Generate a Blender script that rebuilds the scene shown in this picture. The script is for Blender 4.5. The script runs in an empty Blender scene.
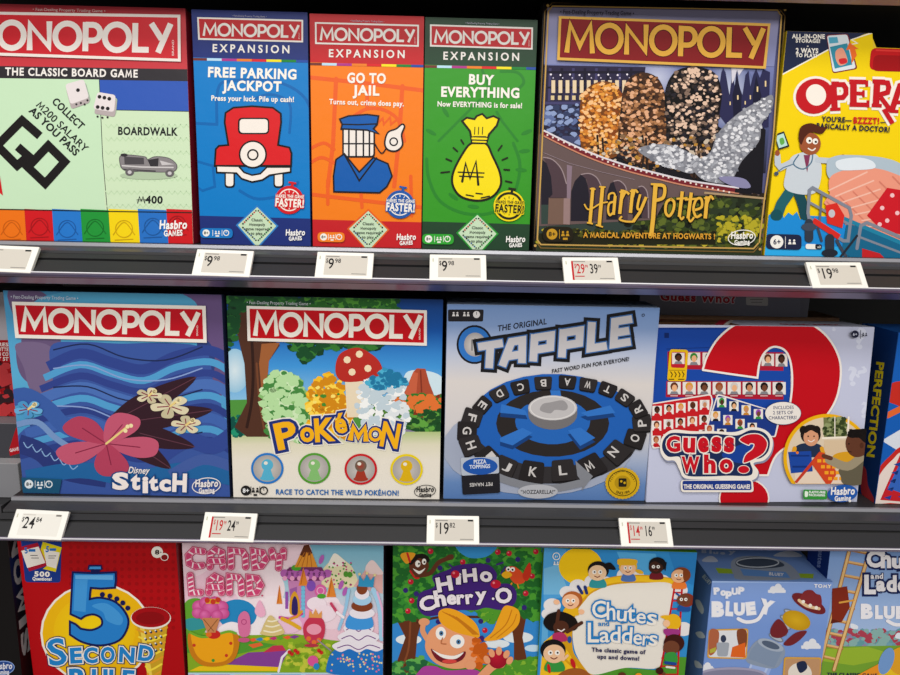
import bpy, bmesh, math, random
import numpy as np
from mathutils import Vector, Matrix
from mathutils.geometry import tessellate_polygon
SC = bpy.context.scene
COL = SC.collection
PI = math.pi
rnd = random.Random(7)

# ------------------------------------------------------------------ camera
F_PX, PITCH, YAW, ROLL = 670.514, math.radians(-11.1302), math.radians(-0.9915), math.radians(1.2126)
D0 = 0.81521                      # distance of the shelf fronts
ZS = [-0.05172, -0.37529, -0.69963]   # shelf deck heights (eye level is 0)
EYE = Vector((0, 0, 0))
_M = Matrix.Rotation(YAW, 3, 'Z') @ Matrix.Rotation(PITCH, 3, 'X')
_r, _u, CD = _M @ Vector((1, 0, 0)), _M @ Vector((0, 0, 1)), _M @ Vector((0, 1, 0))
_c, _s = math.cos(ROLL), math.sin(ROLL)
CR, CU = _c * _r + _s * _u, -_s * _r + _c * _u

def S(c):
    """sRGB hex -> linear rgb"""
    if isinstance(c, str):
        c = c.lstrip('#')
        if len(c) == 3: c = ''.join(k + k for k in c)
        c = tuple(int(c[i:i + 2], 16) / 255 for i in (0, 2, 4))
        return tuple((v / 12.92 if v <= 0.04045 else ((v + 0.055) / 1.055) ** 2.4) for v in c)
    return c

# ------------------------------------------------------------------ materials
MATS = {}
def mat(name, col, rough=0.5, metal=0.0, spec=0.5, coat=0.0, bump=0.0, scale=200, emit=None, var=0.0):
    if name in MATS: return MATS[name]
    m = bpy.data.materials.new(name); m.use_nodes = True
    nt = m.node_tree; b = nt.nodes['Principled BSDF']
    b.inputs['Roughness'].default_value = rough; b.inputs['Metallic'].default_value = metal
    b.inputs['Specular IOR Level'].default_value = spec; b.inputs['Coat Weight'].default_value = coat
    if col == 'attr':
        a = nt.nodes.new('ShaderNodeAttribute'); a.attribute_name = 'Print'
        nt.links.new(a.outputs['Color'], b.inputs['Base Color'])
    elif var:
        n = nt.nodes.new('ShaderNodeTexNoise'); n.inputs['Scale'].default_value = scale
        tc = nt.nodes.new('ShaderNodeTexCoord'); nt.links.new(tc.outputs['Object'], n.inputs['Vector'])
        mx = nt.nodes.new('ShaderNodeMixRGB'); c = S(col)
        mx.inputs[1].default_value = (*[v * (1 - var) for v in c], 1); mx.inputs[2].default_value = (*[min(1, v * (1 + var)) for v in c], 1)
        nt.links.new(n.outputs['Fac'], mx.inputs[0]); nt.links.new(mx.outputs[0], b.inputs['Base Color'])
    else:
        b.inputs['Base Color'].default_value = (*S(col), 1)
    if bump:
        n = nt.nodes.new('ShaderNodeTexNoise'); n.inputs['Scale'].default_value = scale; n.inputs['Detail'].default_value = 3
        tc = nt.nodes.new('ShaderNodeTexCoord'); nt.links.new(tc.outputs['Object'], n.inputs['Vector'])
        bp = nt.nodes.new('ShaderNodeBump'); bp.inputs['Strength'].default_value = bump; bp.inputs['Distance'].default_value = 0.001
        nt.links.new(n.outputs['Fac'], bp.inputs['Height']); nt.links.new(bp.outputs[0], b.inputs['Normal'])
    if emit:
        b.inputs['Emission Color'].default_value = (*S(col), 1); b.inputs['Emission Strength'].default_value = emit
    MATS[name] = m; return m
PRINT = mat('printed_ink', 'attr', 0.5, spec=0.12, bump=0.12, scale=60)
PRINTG = mat('printed_ink_glossy', 'attr', 0.38, spec=0.18, coat=0.0, bump=0.3, scale=45)
EINK = mat('eink_print', 'attr', 0.6, spec=0.2)

# ------------------------------------------------------------------ objects
def link(name, me, m, parent=None):
    o = bpy.data.objects.new(name, me); COL.objects.link(o)
    if m: me.materials.append(m)
    if parent: o.parent = parent
    return o
def empty(name, loc, rz, label, cat, group=None):
    o = bpy.data.objects.new(name, None); COL.objects.link(o); o.location = loc; o.rotation_euler = (0, 0, rz)
    o.empty_display_size = 0.02
    o['label'] = label; o['category'] = cat
    if group: o['group'] = group
    return o
def inv_of(o):
    return (Matrix.Translation(o.location) @ o.rotation_euler.to_matrix().to_4x4()).inverted() if o else Matrix()
def mesh_from(name, vs, fs, m, parent=None, smooth=False, bevel=0):
    M = inv_of(root_of(parent))
    me = bpy.data.meshes.new(name); me.from_pydata([tuple(M @ Vector(v)) for v in vs], [], fs); me.update()
    bm = bmesh.new(); bm.from_mesh(me); bmesh.ops.recalc_face_normals(bm, faces=bm.faces)
    if bevel:
        bmesh.ops.bevel(bm, geom=bm.edges[:], offset=bevel, segments=2, profile=0.6, affect='EDGES', clamp_overlap=True)
    bm.to_mesh(me); bm.free()
    if smooth:
        for p in me.polygons: p.use_smooth = True
    return link(name, me, m, parent)
def root_of(o):
    while o and o.parent: o = o.parent
    return o
BOXF = [(0, 1, 2, 3), (7, 6, 5, 4), (0, 4, 5, 1), (1, 5, 6, 2), (2, 6, 7, 3), (3, 7, 4, 0)]
def hexa(name, p, m, parent=None, bevel=0): return mesh_from(name, p, BOXF, m, parent, bevel=bevel)
def cuboid(name, x0, x1, y0, y1, z0, z1, m, parent=None, bevel=0):
    return hexa(name, [(x0, y0, z0), (x1, y0, z0), (x1, y0, z1), (x0, y0, z1), (x0, y1, z0), (x1, y1, z0), (x1, y1, z1), (x0, y1, z1)], m, parent, bevel)
def extrude_x(name, prof, x0, x1, m, parent=None):
    n = len(prof)
    vs = [(x0, y, z) for y, z in prof] + [(x1, y, z) for y, z in prof]
    fs = [(i, (i + 1) % n, n + (i + 1) % n, n + i) for i in range(n)] + [tuple(range(n))[::-1], tuple(range(n, 2 * n))]
    return mesh_from(name, vs, fs, m, parent)

# ------------------------------------------------------------------ glyphs from Blender's built-in font
_gc = {}
def _mesh_of(text, off):
    cu = bpy.data.curves.new('t', 'FONT'); cu.body = text; cu.size = 1.0; cu.offset = off; cu.resolution_u = 3; cu.fill_mode = 'FRONT'
    o = bpy.data.objects.new('t', cu); COL.objects.link(o)
    dg = bpy.context.evaluated_depsgraph_get(); me = o.evaluated_get(dg).to_mesh()
    me.calc_loop_triangles()
    v = np.array([q.co[:2] for q in me.vertices], float).reshape(-1, 2); t = np.array([q.vertices[:] for q in me.loop_triangles], int).reshape(-1, 3)
    o.evaluated_get(dg).to_mesh_clear(); bpy.data.objects.remove(o); bpy.data.curves.remove(cu)
    return v, t
def glyph(ch, off):
    k = (ch, round(off, 4))
    if ch == 'M' and k not in _gc:      # drawn as one heavy zigzag stroke
        v, _ = _mesh_of('M', 0); x0, x1, h = v[:, 0].min(), v[:, 0].max(), v[:, 1].max(); e = max(off, 0); t = .092 + 2 * e
        L = [(x0 + .03, -e), (x0 + .11, h - .07), ((x0 + x1) / 2, .14), (x1 - .11, h - .07), (x1 - .03, -e)]
        T = stroke_tris(L, t); _gc[k] = (T.reshape(-1, 2), np.arange(len(T) * 3).reshape(-1, 3))
    if k not in _gc:
        _gc[k] = _mesh_of(ch, off) if ch != ' ' else (np.zeros((0, 2)), np.zeros((0, 3), int))
    return _gc[k]
_ga = {}
def adv(ch):
    if ch not in _ga:
        if not _ga:
            v, _ = _mesh_of('II', 0); _ga['__'] = np.ptp(v[:, 0])
            v, _ = _mesh_of('H', 0); _ga['cap'] = v[:, 1].max()
        v, _ = _mesh_of('I' + ch + 'I', 0); _ga[ch] = np.ptp(v[:, 0]) - _ga['__']
    return _ga[ch]

# stroke glyphs (cap height 1): list of polylines; used for display lettering
def arc(cx, cy, rx, ry, a0, a1, n=14):
    return [(cx + rx * math.cos(math.radians(a0 + (a1 - a0) * i / n)), cy + ry * math.sin(math.radians(a0 + (a1 - a0) * i / n))) for i in range(n + 1)]
def stroke_tris(pts, w, closed=False, cap='butt', join='miter'):
    """triangles (n,3,2) of a stroked polyline"""
    P = [np.array(p, float) for p in pts]; out = []
    Q = [P[0]]
    for p in P[1:]:
        if np.hypot(*(p - Q[-1])) > 1e-9: Q.append(p)
    P = Q; n = len(P)
    if n < 2: return np.zeros((0, 3, 2))
    def nrm(a, b): d = b - a; d = d / np.hypot(*d); return np.array([-d[1], d[0]])
    L, Rr = [], []
    seg = [(P[i], P[(i + 1) % n]) for i in range(n if closed else n - 1)]
    N = [nrm(a, b) for a, b in seg]
    for i in range(n):
        if closed: a, b = N[i - 1], N[i]
        else: a, b = N[max(0, i - 1)], N[min(i, n - 2)]
        m = a + b; l = np.hypot(*m)
        if l < 0.3: m = a; k = 1.0
        else: m = m / l; k = min(1.9, 1.0 / max(0.33, m @ a))
        L.append(P[i] + m * k * w / 2); Rr.append(P[i] - m * k * w / 2)
    for i in range(len(seg)):
        j = (i + 1) % n
        out += [(L[i], Rr[i], Rr[j]), (L[i], Rr[j], L[j])]
    if cap == 'round' and not closed:
        for c, b in ((P[0], P[1]), (P[-1], P[-2])):
            a0 = math.atan2(*(c - b)[::-1]) - PI / 2
            k = [c + w / 2 * np.array([math.cos(a0 + t * PI / 6), math.sin(a0 + t * PI / 6)]) for t in range(7)]
            out += [(c, k[i], k[i + 1]) for i in range(6)]
    return np.array(out)
def _g(*s): return s
GL = {  # (advance, [strokes]) ; x grows right, y up
 'M': (1.12, [[(.08, 0), (.18, .93), (.56, .22), (.94, .93), (1.04, 0)]]),
 'O': (1.08, [('o', arc(.54, .5, .44, .44, 0, 360, 28)[:-1])]),
 'N': (.94, [[(.12, 0), (.12, .88), (.82, .12), (.82, 1)]]),
 'P': (.72, [[(.12, 0), (.12, 1)], [(.12, .91), (.36, .91)] + arc(.38, .64, .27, .27, 90, -90, 10) + [(.12, .37)]]),
 'L': (.62, [[(.12, 1), (.12, .09), (.62, .09)]]),
 'Y': (.86, [[(.78, 1), (.34, 0)], [(.08, 1), (.46, .46)]]),
 'G': (.9, [[(.8, .9), (.1, .9), (.1, .1), (.8, .1), (.8, .55), (.45, .55)]]),
 'Q': (.9, [('o', [(.1, .1), (.1, .9), (.8, .9), (.8, .1)])]),
}

def spline(pts, closed=True, k=6):
    P = [np.array(p, float) for p in pts]; n = len(P); out = []
    for i in range(n if closed else n - 1):
        p0 = P[(i - 1) % n] if closed or i > 0 else P[0]; p1 = P[i]; p2 = P[(i + 1) % n]; p3 = P[(i + 2) % n] if closed or i < n - 2 else P[-1]
        for j in range(k):
            t = j / k
            out.append(tuple(0.5 * (2 * p1 + (p2 - p0) * t + (2 * p0 - 5 * p1 + 4 * p2 - p3) * t * t + (3 * p1 - p0 - 3 * p2 + p3) * t ** 3)))
    if not closed: out.append(tuple(P[-1]))
    return out

# ------------------------------------------------------------------ printed artwork on a flat face
class Art:
    """Artwork printed on one flat face. The face is a rectangle O + U*u + V*v.  Positions are read off the
    photograph and carried onto the plane of that face, so every drawn shape lies on the real surface."""
    STEP = 2.0e-5
    def __init__(s, O, U, V, w, h, parent, m=None, n_out=None):
        s.O, s.U, s.V = Vector(O), Vector(U), Vector(V)
        s.N = s.U.cross(s.V).normalized()
        if n_out is not None and s.N.dot(n_out) < 0: s.N = -s.N
        s.w, s.h, s.root, s.m = w, h, parent, m or PRINT
        s.layer = 3; s.zx, s.zy, s.zs = 0, 0, 1; s.buf = None; s.cur = None; s.objs = {}; s.parts = []; s.uvmode = False
    def z(s, x=0, y=0, k=1): s.zx, s.zy, s.zs = x, y, k; return s
    def part(s, name, label=None, under=None):
        s.cur = dict(name=name, label=label, under=under, T=[], C=[], L=[]); s.parts.append(s.cur); return s
    def add(s, T, c, lay=None):
        """T: (n,3,2) triangles in current frame; c: colour or (n,3,3) array"""
        T = np.asarray(T, float).reshape(-1, 3, 2)
        if not len(T): return
        if not s.uvmode: T = T / s.zs + np.array([s.zx, s.zy])
        if lay is None: s.layer += 1; lay = s.layer
        C = np.asarray(S(c) if not isinstance(c, np.ndarray) else c, float) ** 1.13
        C = np.broadcast_to(C, (len(T), 3, 3)) if C.ndim == 1 else C
        s.cur['T'].append(T); s.cur['C'].append(C); s.cur['L'].append(np.broadcast_to(np.asarray(lay, float), (len(T),)).copy())
    # -- shapes
    def poly(s, pts, c, g=None, lay=None, holes=None):
        loops = [[Vector((x, y, 0)) for x, y in pts]] + [[Vector((x, y, 0)) for x, y in h] for h in (holes or [])]
        P = [(v.x, v.y) for l in loops for v in l]
        T = np.array([[P[i] for i in t] for t in tessellate_polygon(loops)]).reshape(-1, 3, 2)
        if g is not None: s.grad_T(T, c, g, lay)
        else: s.add(T, c, lay)
    def grad_T(s, T, c0, c1, lay=None):
        a, b = np.array(S(c0)), np.array(S(c1)); y = T[:, :, 1]; t = (y - y.min()) / max(1e-6, np.ptp(y))
        s.add(T, a + (b - a) * t[..., None], lay)
    def vgrad(s, q, stops, lay=None):
        """quad q = TL,TR,BR,BL ; stops = [(t, colour)] from top to bottom"""
        q = [np.array(p, float) for p in q]; T, C = [], []
        for (t0, c0), (t1, c1) in zip(stops, stops[1:]):
            n = max(1, int((t1 - t0) * 16))
            for i in range(n):
                a, b = t0 + (t1 - t0) * i / n, t0 + (t1 - t0) * (i + 1) / n
                ca = [np.array(S(c0)) * (1 - k / n) + np.array(S(c1)) * (k / n) for k in (i, i + 1)]
                l0, l1 = q[0] + (q[3] - q[0]) * a, q[0] + (q[3] - q[0]) * b; r0, r1 = q[1] + (q[2] - q[1]) * a, q[1] + (q[2] - q[1]) * b
                T += [(l0, r0, r1), (l0, r1, l1)]; C += [(ca[0], ca[0], ca[1]), (ca[0], ca[1], ca[1])]
        s.add(np.array(T), np.array(C), lay)
    def blob(s, pts, c, k=6, **kw): s.poly(spline(pts, True, k), c, **kw)
    def ell(s, cx, cy, rx, ry=None, c='fff', rot=0, n=26, lay=None, c2=None, hi=(0, 0)):
        ry = rx if ry is None else ry; a = math.radians(rot); ca, sa = math.cos(a), math.sin(a)
        P = [(cx + rx * math.cos(t) * ca - ry * math.sin(t) * sa, cy + rx * math.cos(t) * sa + ry * math.sin(t) * ca) for t in [2 * PI * i / n for i in range(n)]]
        m = (cx + hi[0], cy + hi[1]); T = np.array([(m, P[i], P[(i + 1) % n]) for i in range(n)])
        if c2 is None: s.add(T, c, lay)
        else:   # printed radial blend from c (centre) to c2 (rim)
            A, B = np.array(S(c)), np.array(S(c2)); s.add(T, np.broadcast_to(np.array([A, B, B]), (n, 3, 3)).copy(), lay)
    def ring(s, cx, cy, r, w, c, ry=None, rot=0, n=36):
        ry = ry or r; a = math.radians(rot); ca, sa = math.cos(a), math.sin(a)
        s.add(stroke_tris([(cx + r * math.cos(t) * ca - ry * math.sin(t) * sa, cy + r * math.cos(t) * sa + ry * math.sin(t) * ca) for t in [2 * PI * i / n for i in range(n)]], w, True), c)
    def rect(s, x0, y0, x1, y1, c, lay=None, g=None): s.poly([(x0, y0), (x1, y0), (x1, y1), (x0, y1)], c, g=g, lay=lay)
    def rrect(s, pts, r, c, **kw):
        """quad with rounded corners"""
        out = []; n = len(pts)
        for i in range(n):
            p, a, b = np.array(pts[i], float), np.array(pts[i - 1], float), np.array(pts[(i + 1) % n], float)
            u, v = (a - p) / np.hypot(*(a - p)), (b - p) / np.hypot(*(b - p))
            for t in (0, .25, .5, .75, 1):
                out.append(tuple(p + u * r * (1 - t) ** 2 + v * r * t ** 2))
        s.poly(out, c, **kw); return out
    def line(s, pts, w, c, closed=False, cap='round', lay=None, smooth=False):
        if smooth: pts = spline(pts, closed, 5)
        s.add(stroke_tris(pts, w, closed, cap), c, lay)
    def shape(s, pts, fill, edge, ew, smooth=True, k=6):
        P = spline(pts, True, k) if smooth else pts
        s.poly(P, fill); s.line(P, ew, edge, closed=True)
    def dots(s, L, r, c, n=8):
        T = []
        for x, y in L: T += [((x, y), (x + r * math.cos(2 * PI * i / n), y + r * math.sin(2 * PI * i / n)), (x + r * math.cos(2 * PI * (i + 1) / n), y + r * math.sin(2 * PI * (i + 1) / n))) for i in range(n)]
        s.add(np.array(T), c)
    def rects(s, L, c):
        T = []
        for x0, y0, x1, y1 in L: T += [((x0, y0), (x1, y0), (x1, y1)), ((x0, y0), (x1, y1), (x0, y1))]
        s.add(np.array(T), c)
    def foliage(s, region, cols, n, r, seed=1):
        """leafy printed texture: scattered leaf blobs inside a polygon"""
        R = random.Random(seed); xs = [p[0] for p in region]; ys = [p[1] for p in region]
        def inside(x, y):
            k = False
            for i in range(len(region)):
                (x1, y1), (x2, y2) = region[i - 1], region[i]
                if (y1 > y) != (y2 > y) and x < (x2 - x1) * (y - y1) / (y2 - y1) + x1: k = not k
            return k
        for c in cols:
            T = []
            for _ in range(n):
                x, y = R.uniform(min(xs), max(xs)), R.uniform(min(ys), max(ys))
                if not inside(x, y): continue
                a = R.uniform(r * .5, r); m = 7; ph = R.random() * 6
                P = [(x + a * R.uniform(.7, 1.25) * math.cos(ph + 2 * PI * i / m), y + a * R.uniform(.5, 1) * math.sin(ph + 2 * PI * i / m)) for i in range(m)]
                T += [((x, y), P[i], P[(i + 1) % m]) for i in range(m)]
            if T:
                s.layer += 1; s.add(np.array(T), c, s.layer + np.repeat(np.array([R.random() * .9 for _ in range(len(T) // 7)]), 7))
    # -- lettering
    def text(s, t, x0, y0, x1, y1, h, c, b=.02, out=(), arcs=0, slant=0, sp=None, jit=0, flip=False, tops=None):
        """t along the baseline (x0,y0)->(x1,y1), cap height h; out = [(colour, extra offset)] drawn beneath; arcs = bow of the baseline (up +)"""
        sp = b * 1.3 if sp is None else sp; b = min(b, .04)
        A = [adv(ch) + sp for ch in t]; W = sum(A) - sp; L = math.hypot(x1 - x0, y1 - y0); kx = L / W; ky = h / _ga['cap']
        R = random.Random(len(t) * 7 + ord(t[0]))
        J = [(R.uniform(-jit, jit) * h, R.uniform(-jit, jit)) for _ in t]
        for col, o in [*out, (c, 0)]:
            T = []; x = 0
            for i, ch in enumerate(t):
                v, tr = glyph(ch, b + o)
                if len(tr):
                    m = (x + (A[i] - sp) / 2) / W; dx, dy = (x1 - x0) / L, (y1 - y0) / L
                    a = math.atan2(dy, dx) + math.atan(-4 * arcs * (1 - 2 * m) / L) + J[i][1] * .4
                    bx = x0 + (x1 - x0) * m + dy * (4 * arcs * m * (1 - m)); by = y0 + (y1 - y0) * m - dx * (4 * arcs * m * (1 - m)) + J[i][0]
                    hh = 1 if tops is None else tops(m)
                    q = v - np.array([adv(ch) / 2, 0]); X = q[:, 0] * kx + q[:, 1] * slant * ky; Y = -q[:, 1] * ky * hh
                    if flip: X, Y = -X, -Y
                    ca, sa = math.cos(a), math.sin(a)
                    T.append(np.stack([bx + X * ca - Y * sa, by + X * sa + Y * ca], -1)[tr])
                x += A[i]
            if T: s._lap(T, col)
    def _lap(s, T, col):
        s.layer += 1
        s.add(np.concatenate(T), col, np.concatenate([np.full(len(q), s.layer + .45 * (i % 3) / 2) for i, q in enumerate(T)]))
    def letters(s, L, c, b=.03, out=()):
        """L = [(char, cx, baseline y, width, height, rotation)] placed one by one; c may be list"""
        for col, o in [*out, (c, 0)]:
            T = []
            for ch, cx, by, w, h, rot in L:
                v, tr = glyph(ch, b + o); v0, _ = glyph(ch, b); kx = w / np.ptp(v0[:, 0]); ky = h / np.ptp(v0[:, 1])
                mx = (v0[:, 0].max() + v0[:, 0].min()) / 2; X = (v[:, 0] - mx) * kx; Y = -(v[:, 1] - v0[:, 1].min()) * ky
                a = math.radians(rot); T.append(np.stack([cx + X * math.cos(a) - Y * math.sin(a), by + X * math.sin(a) + Y * math.cos(a)], -1)[tr])
            s._lap(T, col)
    def strokes(s, t, x0, y0, x1, y1, h, c, w=.2, shear=0, out=()):
        A = [GL[ch][0] for ch in t]; W = sum(A); L = math.hypot(x1 - x0, y1 - y0); kx = L / W; dx, dy = (x1 - x0) / L, (y1 - y0) / L
        for col, o in [*out, (c, 0)]:
            T = []; x = 0
            for i, ch in enumerate(t):
                for st in GL[ch][1]:
                    cl = st[0] == 'o'; P = st[1] if cl else st
                    tt = stroke_tris([((px_ + x) * kx / h, py_) for px_, py_ in P], (w + o), cl)
                    X, Y = tt[..., 0] * h + tt[..., 1] * h * shear, -tt[..., 1] * h
                    T.append(np.stack([x0 + X * dx - Y * dy, y0 + X * dy + Y * dx], -1))
                x += A[i]
            s._lap(T, col)
    # -- output
    def _uv(s, T):
        """photo positions -> position on the face plane"""
        if s.uvmode: return T
        d = (T[..., 0, None] - 450) / F_PX * np.array(CR) - (T[..., 1, None] - 337.5) / F_PX * np.array(CU) + np.array(CD)
        N = np.array(s.N); k = (np.array(s.O) @ N) / (d @ N); P = d * k[..., None] - np.array(s.O)
        return np.stack([P @ np.array(s.U), P @ np.array(s.V)], -1)
    def finish(s):
        M = np.array(inv_of(s.root)); e = 0.0004
        for p in s.parts:
            if not p['T']: continue
            T = s._uv(np.concatenate(p['T'])); C = np.concatenate(p['C']); L = np.concatenate(p['L'])
            tris, cols, lay = [], [], []
            lo, hi = np.array([e, e]), np.array([s.w - e, s.h - e])
            ok = ((T >= lo) & (T <= hi)).all((1, 2)); out = ((T < lo).all(1) | (T > hi).all(1)).any(1)
            VS, FS, CS = [], [], []
            def emit(P, Cc, l):
                i = len(VS)
                for u, v in P: VS.append((u, v, l))
                FS.append(tuple(range(i, i + len(P)))); CS.extend(Cc)
            for i in range(len(T)):
                if ok[i]: emit(T[i], C[i], L[i]); continue
                if out[i]: continue
                P = [np.concatenate([T[i][j], C[i][j]]) for j in range(3)]
                for ax, lim, sg in ((0, lo[0], 1), (0, hi[0], -1), (1, lo[1], 1), (1, hi[1], -1)):
                    Q = []
                    for j in range(len(P)):
                        a, b = P[j - 1], P[j]; fa, fb = sg * (a[ax] - lim), sg * (b[ax] - lim)
                        if (fa >= 0) != (fb >= 0): Q.append(a + (b - a) * fa / (fa - fb))
                        if fb >= 0: Q.append(b)
                    P = Q
                    if not P: break
                if len(P) >= 3: emit([q[:2] for q in P], [q[2:] for q in P], L[i])
            if not FS: continue
            VS = np.array(VS); W = np.array(s.O) + VS[:, :1] * np.array(s.U) + VS[:, 1:2] * np.array(s.V) + VS[:, 2:3] * s.STEP * np.array(s.N)
            W = W @ M[:3, :3].T + M[:3, 3]
            # orient faces outward
            me = bpy.data.meshes.new(p['name'])
            t0 = [(VS[f[1]] - VS[f[0]])[:2] for f in FS]; t1 = [(VS[f[2]] - VS[f[0]])[:2] for f in FS]
            sgn = 1 if s.U.cross(s.V).dot(s.N) > 0 else -1
            idx = []; cc = []; 
            for f, a, b in zip(FS, t0, t1):
                r = f if (a[0] * b[1] - a[1] * b[0]) * sgn > 0 else f[::-1]
                idx.append(r); cc.extend(CS[j] for j in r)
            me.from_pydata(W.tolist(), [], idx); me.update()
            at = me.color_attributes.new('Print', 'FLOAT_COLOR', 'CORNER')
            buf = np.ones((len(cc), 4), np.float32); buf[:, :3] = np.array(cc); at.data.foreach_set('color', buf.ravel())
            par = s.objs.get(p['under'], s.root) if p['under'] else s.root
            o = link(p['name'], me, s.m, par)
            if p['label']: o['label'] = p['label']
            s.objs[p['name']] = o
# ------------------------------------------------------------------ game box
def game_box(name, fit, row, depth, side, label, cat='board game', group=None, m=None, bevel=0.0012, outline=None):
    x, y, ya, le, w, h = fit
    base = Vector((x, D0 + y, ZS[row])); ux = Vector((math.cos(ya), math.sin(ya), 0)); uy = Vector((-math.sin(ya), math.cos(ya), 0))
    up = math.cos(le) * Vector((0, 0, 1)) + math.sin(le) * uy
    root = empty(name, base + ux * w / 2 + uy * depth / 2, ya, label, cat, group)
    f = [base, base + ux * w, base + ux * w + up * h, base + up * h]
    nb = up.cross(ux).normalized()
    if nb.dot(uy) < 0: nb = -nb
    b = [p + uy * depth for p in f[:2]] + [p + nb * depth for p in f[2:]]
    if outline:
        n = len(outline); F = [base + ux * (a * w) + up * (b_ * h) for a, b_ in outline]
        body = mesh_from('carton', F + [p + uy * depth for p in F], [tuple(range(n)), tuple(range(n, 2 * n))[::-1]] + [(i, (i + 1) % n, n + (i + 1) % n, n + i) for i in range(n)],
                         mat('card_' + name + '_' + side.strip('#'), side, .45, bump=.05, scale=80), root, bevel=bevel)
    else: body = hexa('carton', f + b, mat('card_' + name + '_' + side.strip('#'), side, .45, bump=.05, scale=80), root, bevel)
    A = Art(base, ux, up, w, h, root, m, n_out=-uy)
    A.base, A.ux, A.uy, A.up, A.nb, A.depth, A.body = base, ux, uy, up, nb, depth, body
    return A
# ------------------------------------------------------------------ shelving
M_LIP = mat('shelf_grey_paint', '#3c3c3e', .42, spec=.5, bump=.05, scale=300)
M_LIPL = mat('shelf_front_edge_metal', '#98989e', .35, metal=.3)
M_CH = mat('channel_dark_plastic', '#2b2b2d', .5, spec=.4)
M_CHD = mat('channel_groove', '#0a0a0a', .7)
M_GLOSS = mat('channel_glossy_rim', '#8f859c', .33, metal=.8)
M_EDGEHI = mat('edge_highlight_white', '#dcdade', .3)  # near-white colour stands in for light caught along the channel's bottom edge
M_DECK = mat('shelf_deck_paint', '#2a2a2c', .5)
M_BACK = mat('back_panel_paint', '#0c0c0d', .6)
XL, XR = -0.86, 1.02
def shelf(z, label, x0=XL, x1=XR):
    r = empty('store_shelf', ((x0 + x1) / 2, D0 + .2, z), 0, label, 'shelf')
    y = D0 - 0.0065
    cuboid('deck', x0, x1, y, D0 + .44, z - .022, z, M_DECK, r)
    P = lambda L: [(y - a, z - b) for a, b in L]
    extrude_x('front_edge', P([(0, 0), (.0035, .0003), (.0045, .0040), (.0, .012)]), x0, x1, M_LIPL, r)
    extrude_x('sloped_lip', P([(0, .0045), (.0045, .0048), (.0215, .0085), (.0215, .0118), (0, .0118)]), x0, x1, M_LIP, r)
    # label channel: backing, two ridges, glossy lower rim
    C0, C1 = np.array([.0215, .0118]), np.array([.0500, .0327])
    d = C1 - C0; n = np.array([d[1], -d[0]]) / np.hypot(*d)
    def at(t, o): q = C0 + d * t + n * o; return (q[0], q[1])
    extrude_x('channel_back', P([at(0, -.001), at(1, -.001), at(1, -.006), at(0, -.006)]), x0, x1, M_CHD, r)
    extrude_x('channel_ridge', P([at(.06, .0015), at(.30, .002), at(.30, -.001), at(.06, -.001)]), x0, x1, M_CH, r)
    extrude_x('channel_ridge', P([at(.38, .001), at(.98, .001), at(.98, -.001), at(.38, -.001)]), x0, x1, M_CH, r)
    q = at(1, .0015)
    extrude_x('channel_edge_highlight', P([at(.975, .0012), at(1.0, .0012), (q[0] + .0016, q[1] - .0002), (q[0] + .0012, q[1] - .0014)]), x0, x1, M_EDGEHI, r)  # thin pale strip, a highlight put into the colour of the lower edge
    extrude_x('channel_rim', P([at(.955, -.002), at(.955, .002), (q[0] + .0015, q[1] + .0005), (q[0] + .0015, q[1] + .0018), (q[0] - .002, q[1] + .0045), (q[0] - .026, q[1] + .0155), (q[0] - .028, q[1] + .013), (q[0] - .006, q[1] + .001)]), x0, x1, M_GLOSS, r)
    return r, y, (C0, d, n)
SH = []
for z, lb, xa in ((ZS[0] + .3236, 'dark topmost shelf whose underside shows along the top of the photo', XL),
              (ZS[0], 'grey metal shelf under the top row of boxes, with six price tags', XL),
              (ZS[1], 'grey metal shelf under the middle row of boxes, with four price tags', -.54),
              (ZS[2], 'bottom shelf below the frame carrying the lowest row of boxes', XL)):
    SH.append(shelf(z, lb, xa))
def struct(o): o['kind'] = 'structure'; return o
struct(cuboid('wall_back', -2.2, 2.4, D0 + .44, D0 + .5, -1.45, 1.2, M_BACK))
struct(cuboid('floor', -2.2, 2.4, -2.2, D0 + .5, -1.5, -1.45, mat('floor_tile', '#b9b4ab', .35, var=.06, scale=6)))
for x, lb in ((-.905, 'black steel upright post at the left end of the shelves'),(1.03, 'black steel upright post at the right end of the shelves')):
    o = cuboid('upright_post', x, x + .03, D0 + .38, D0 + .44, -1.45, .6, M_DECK); o['label'] = lb; o['category'] = 'shelf post'

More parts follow.
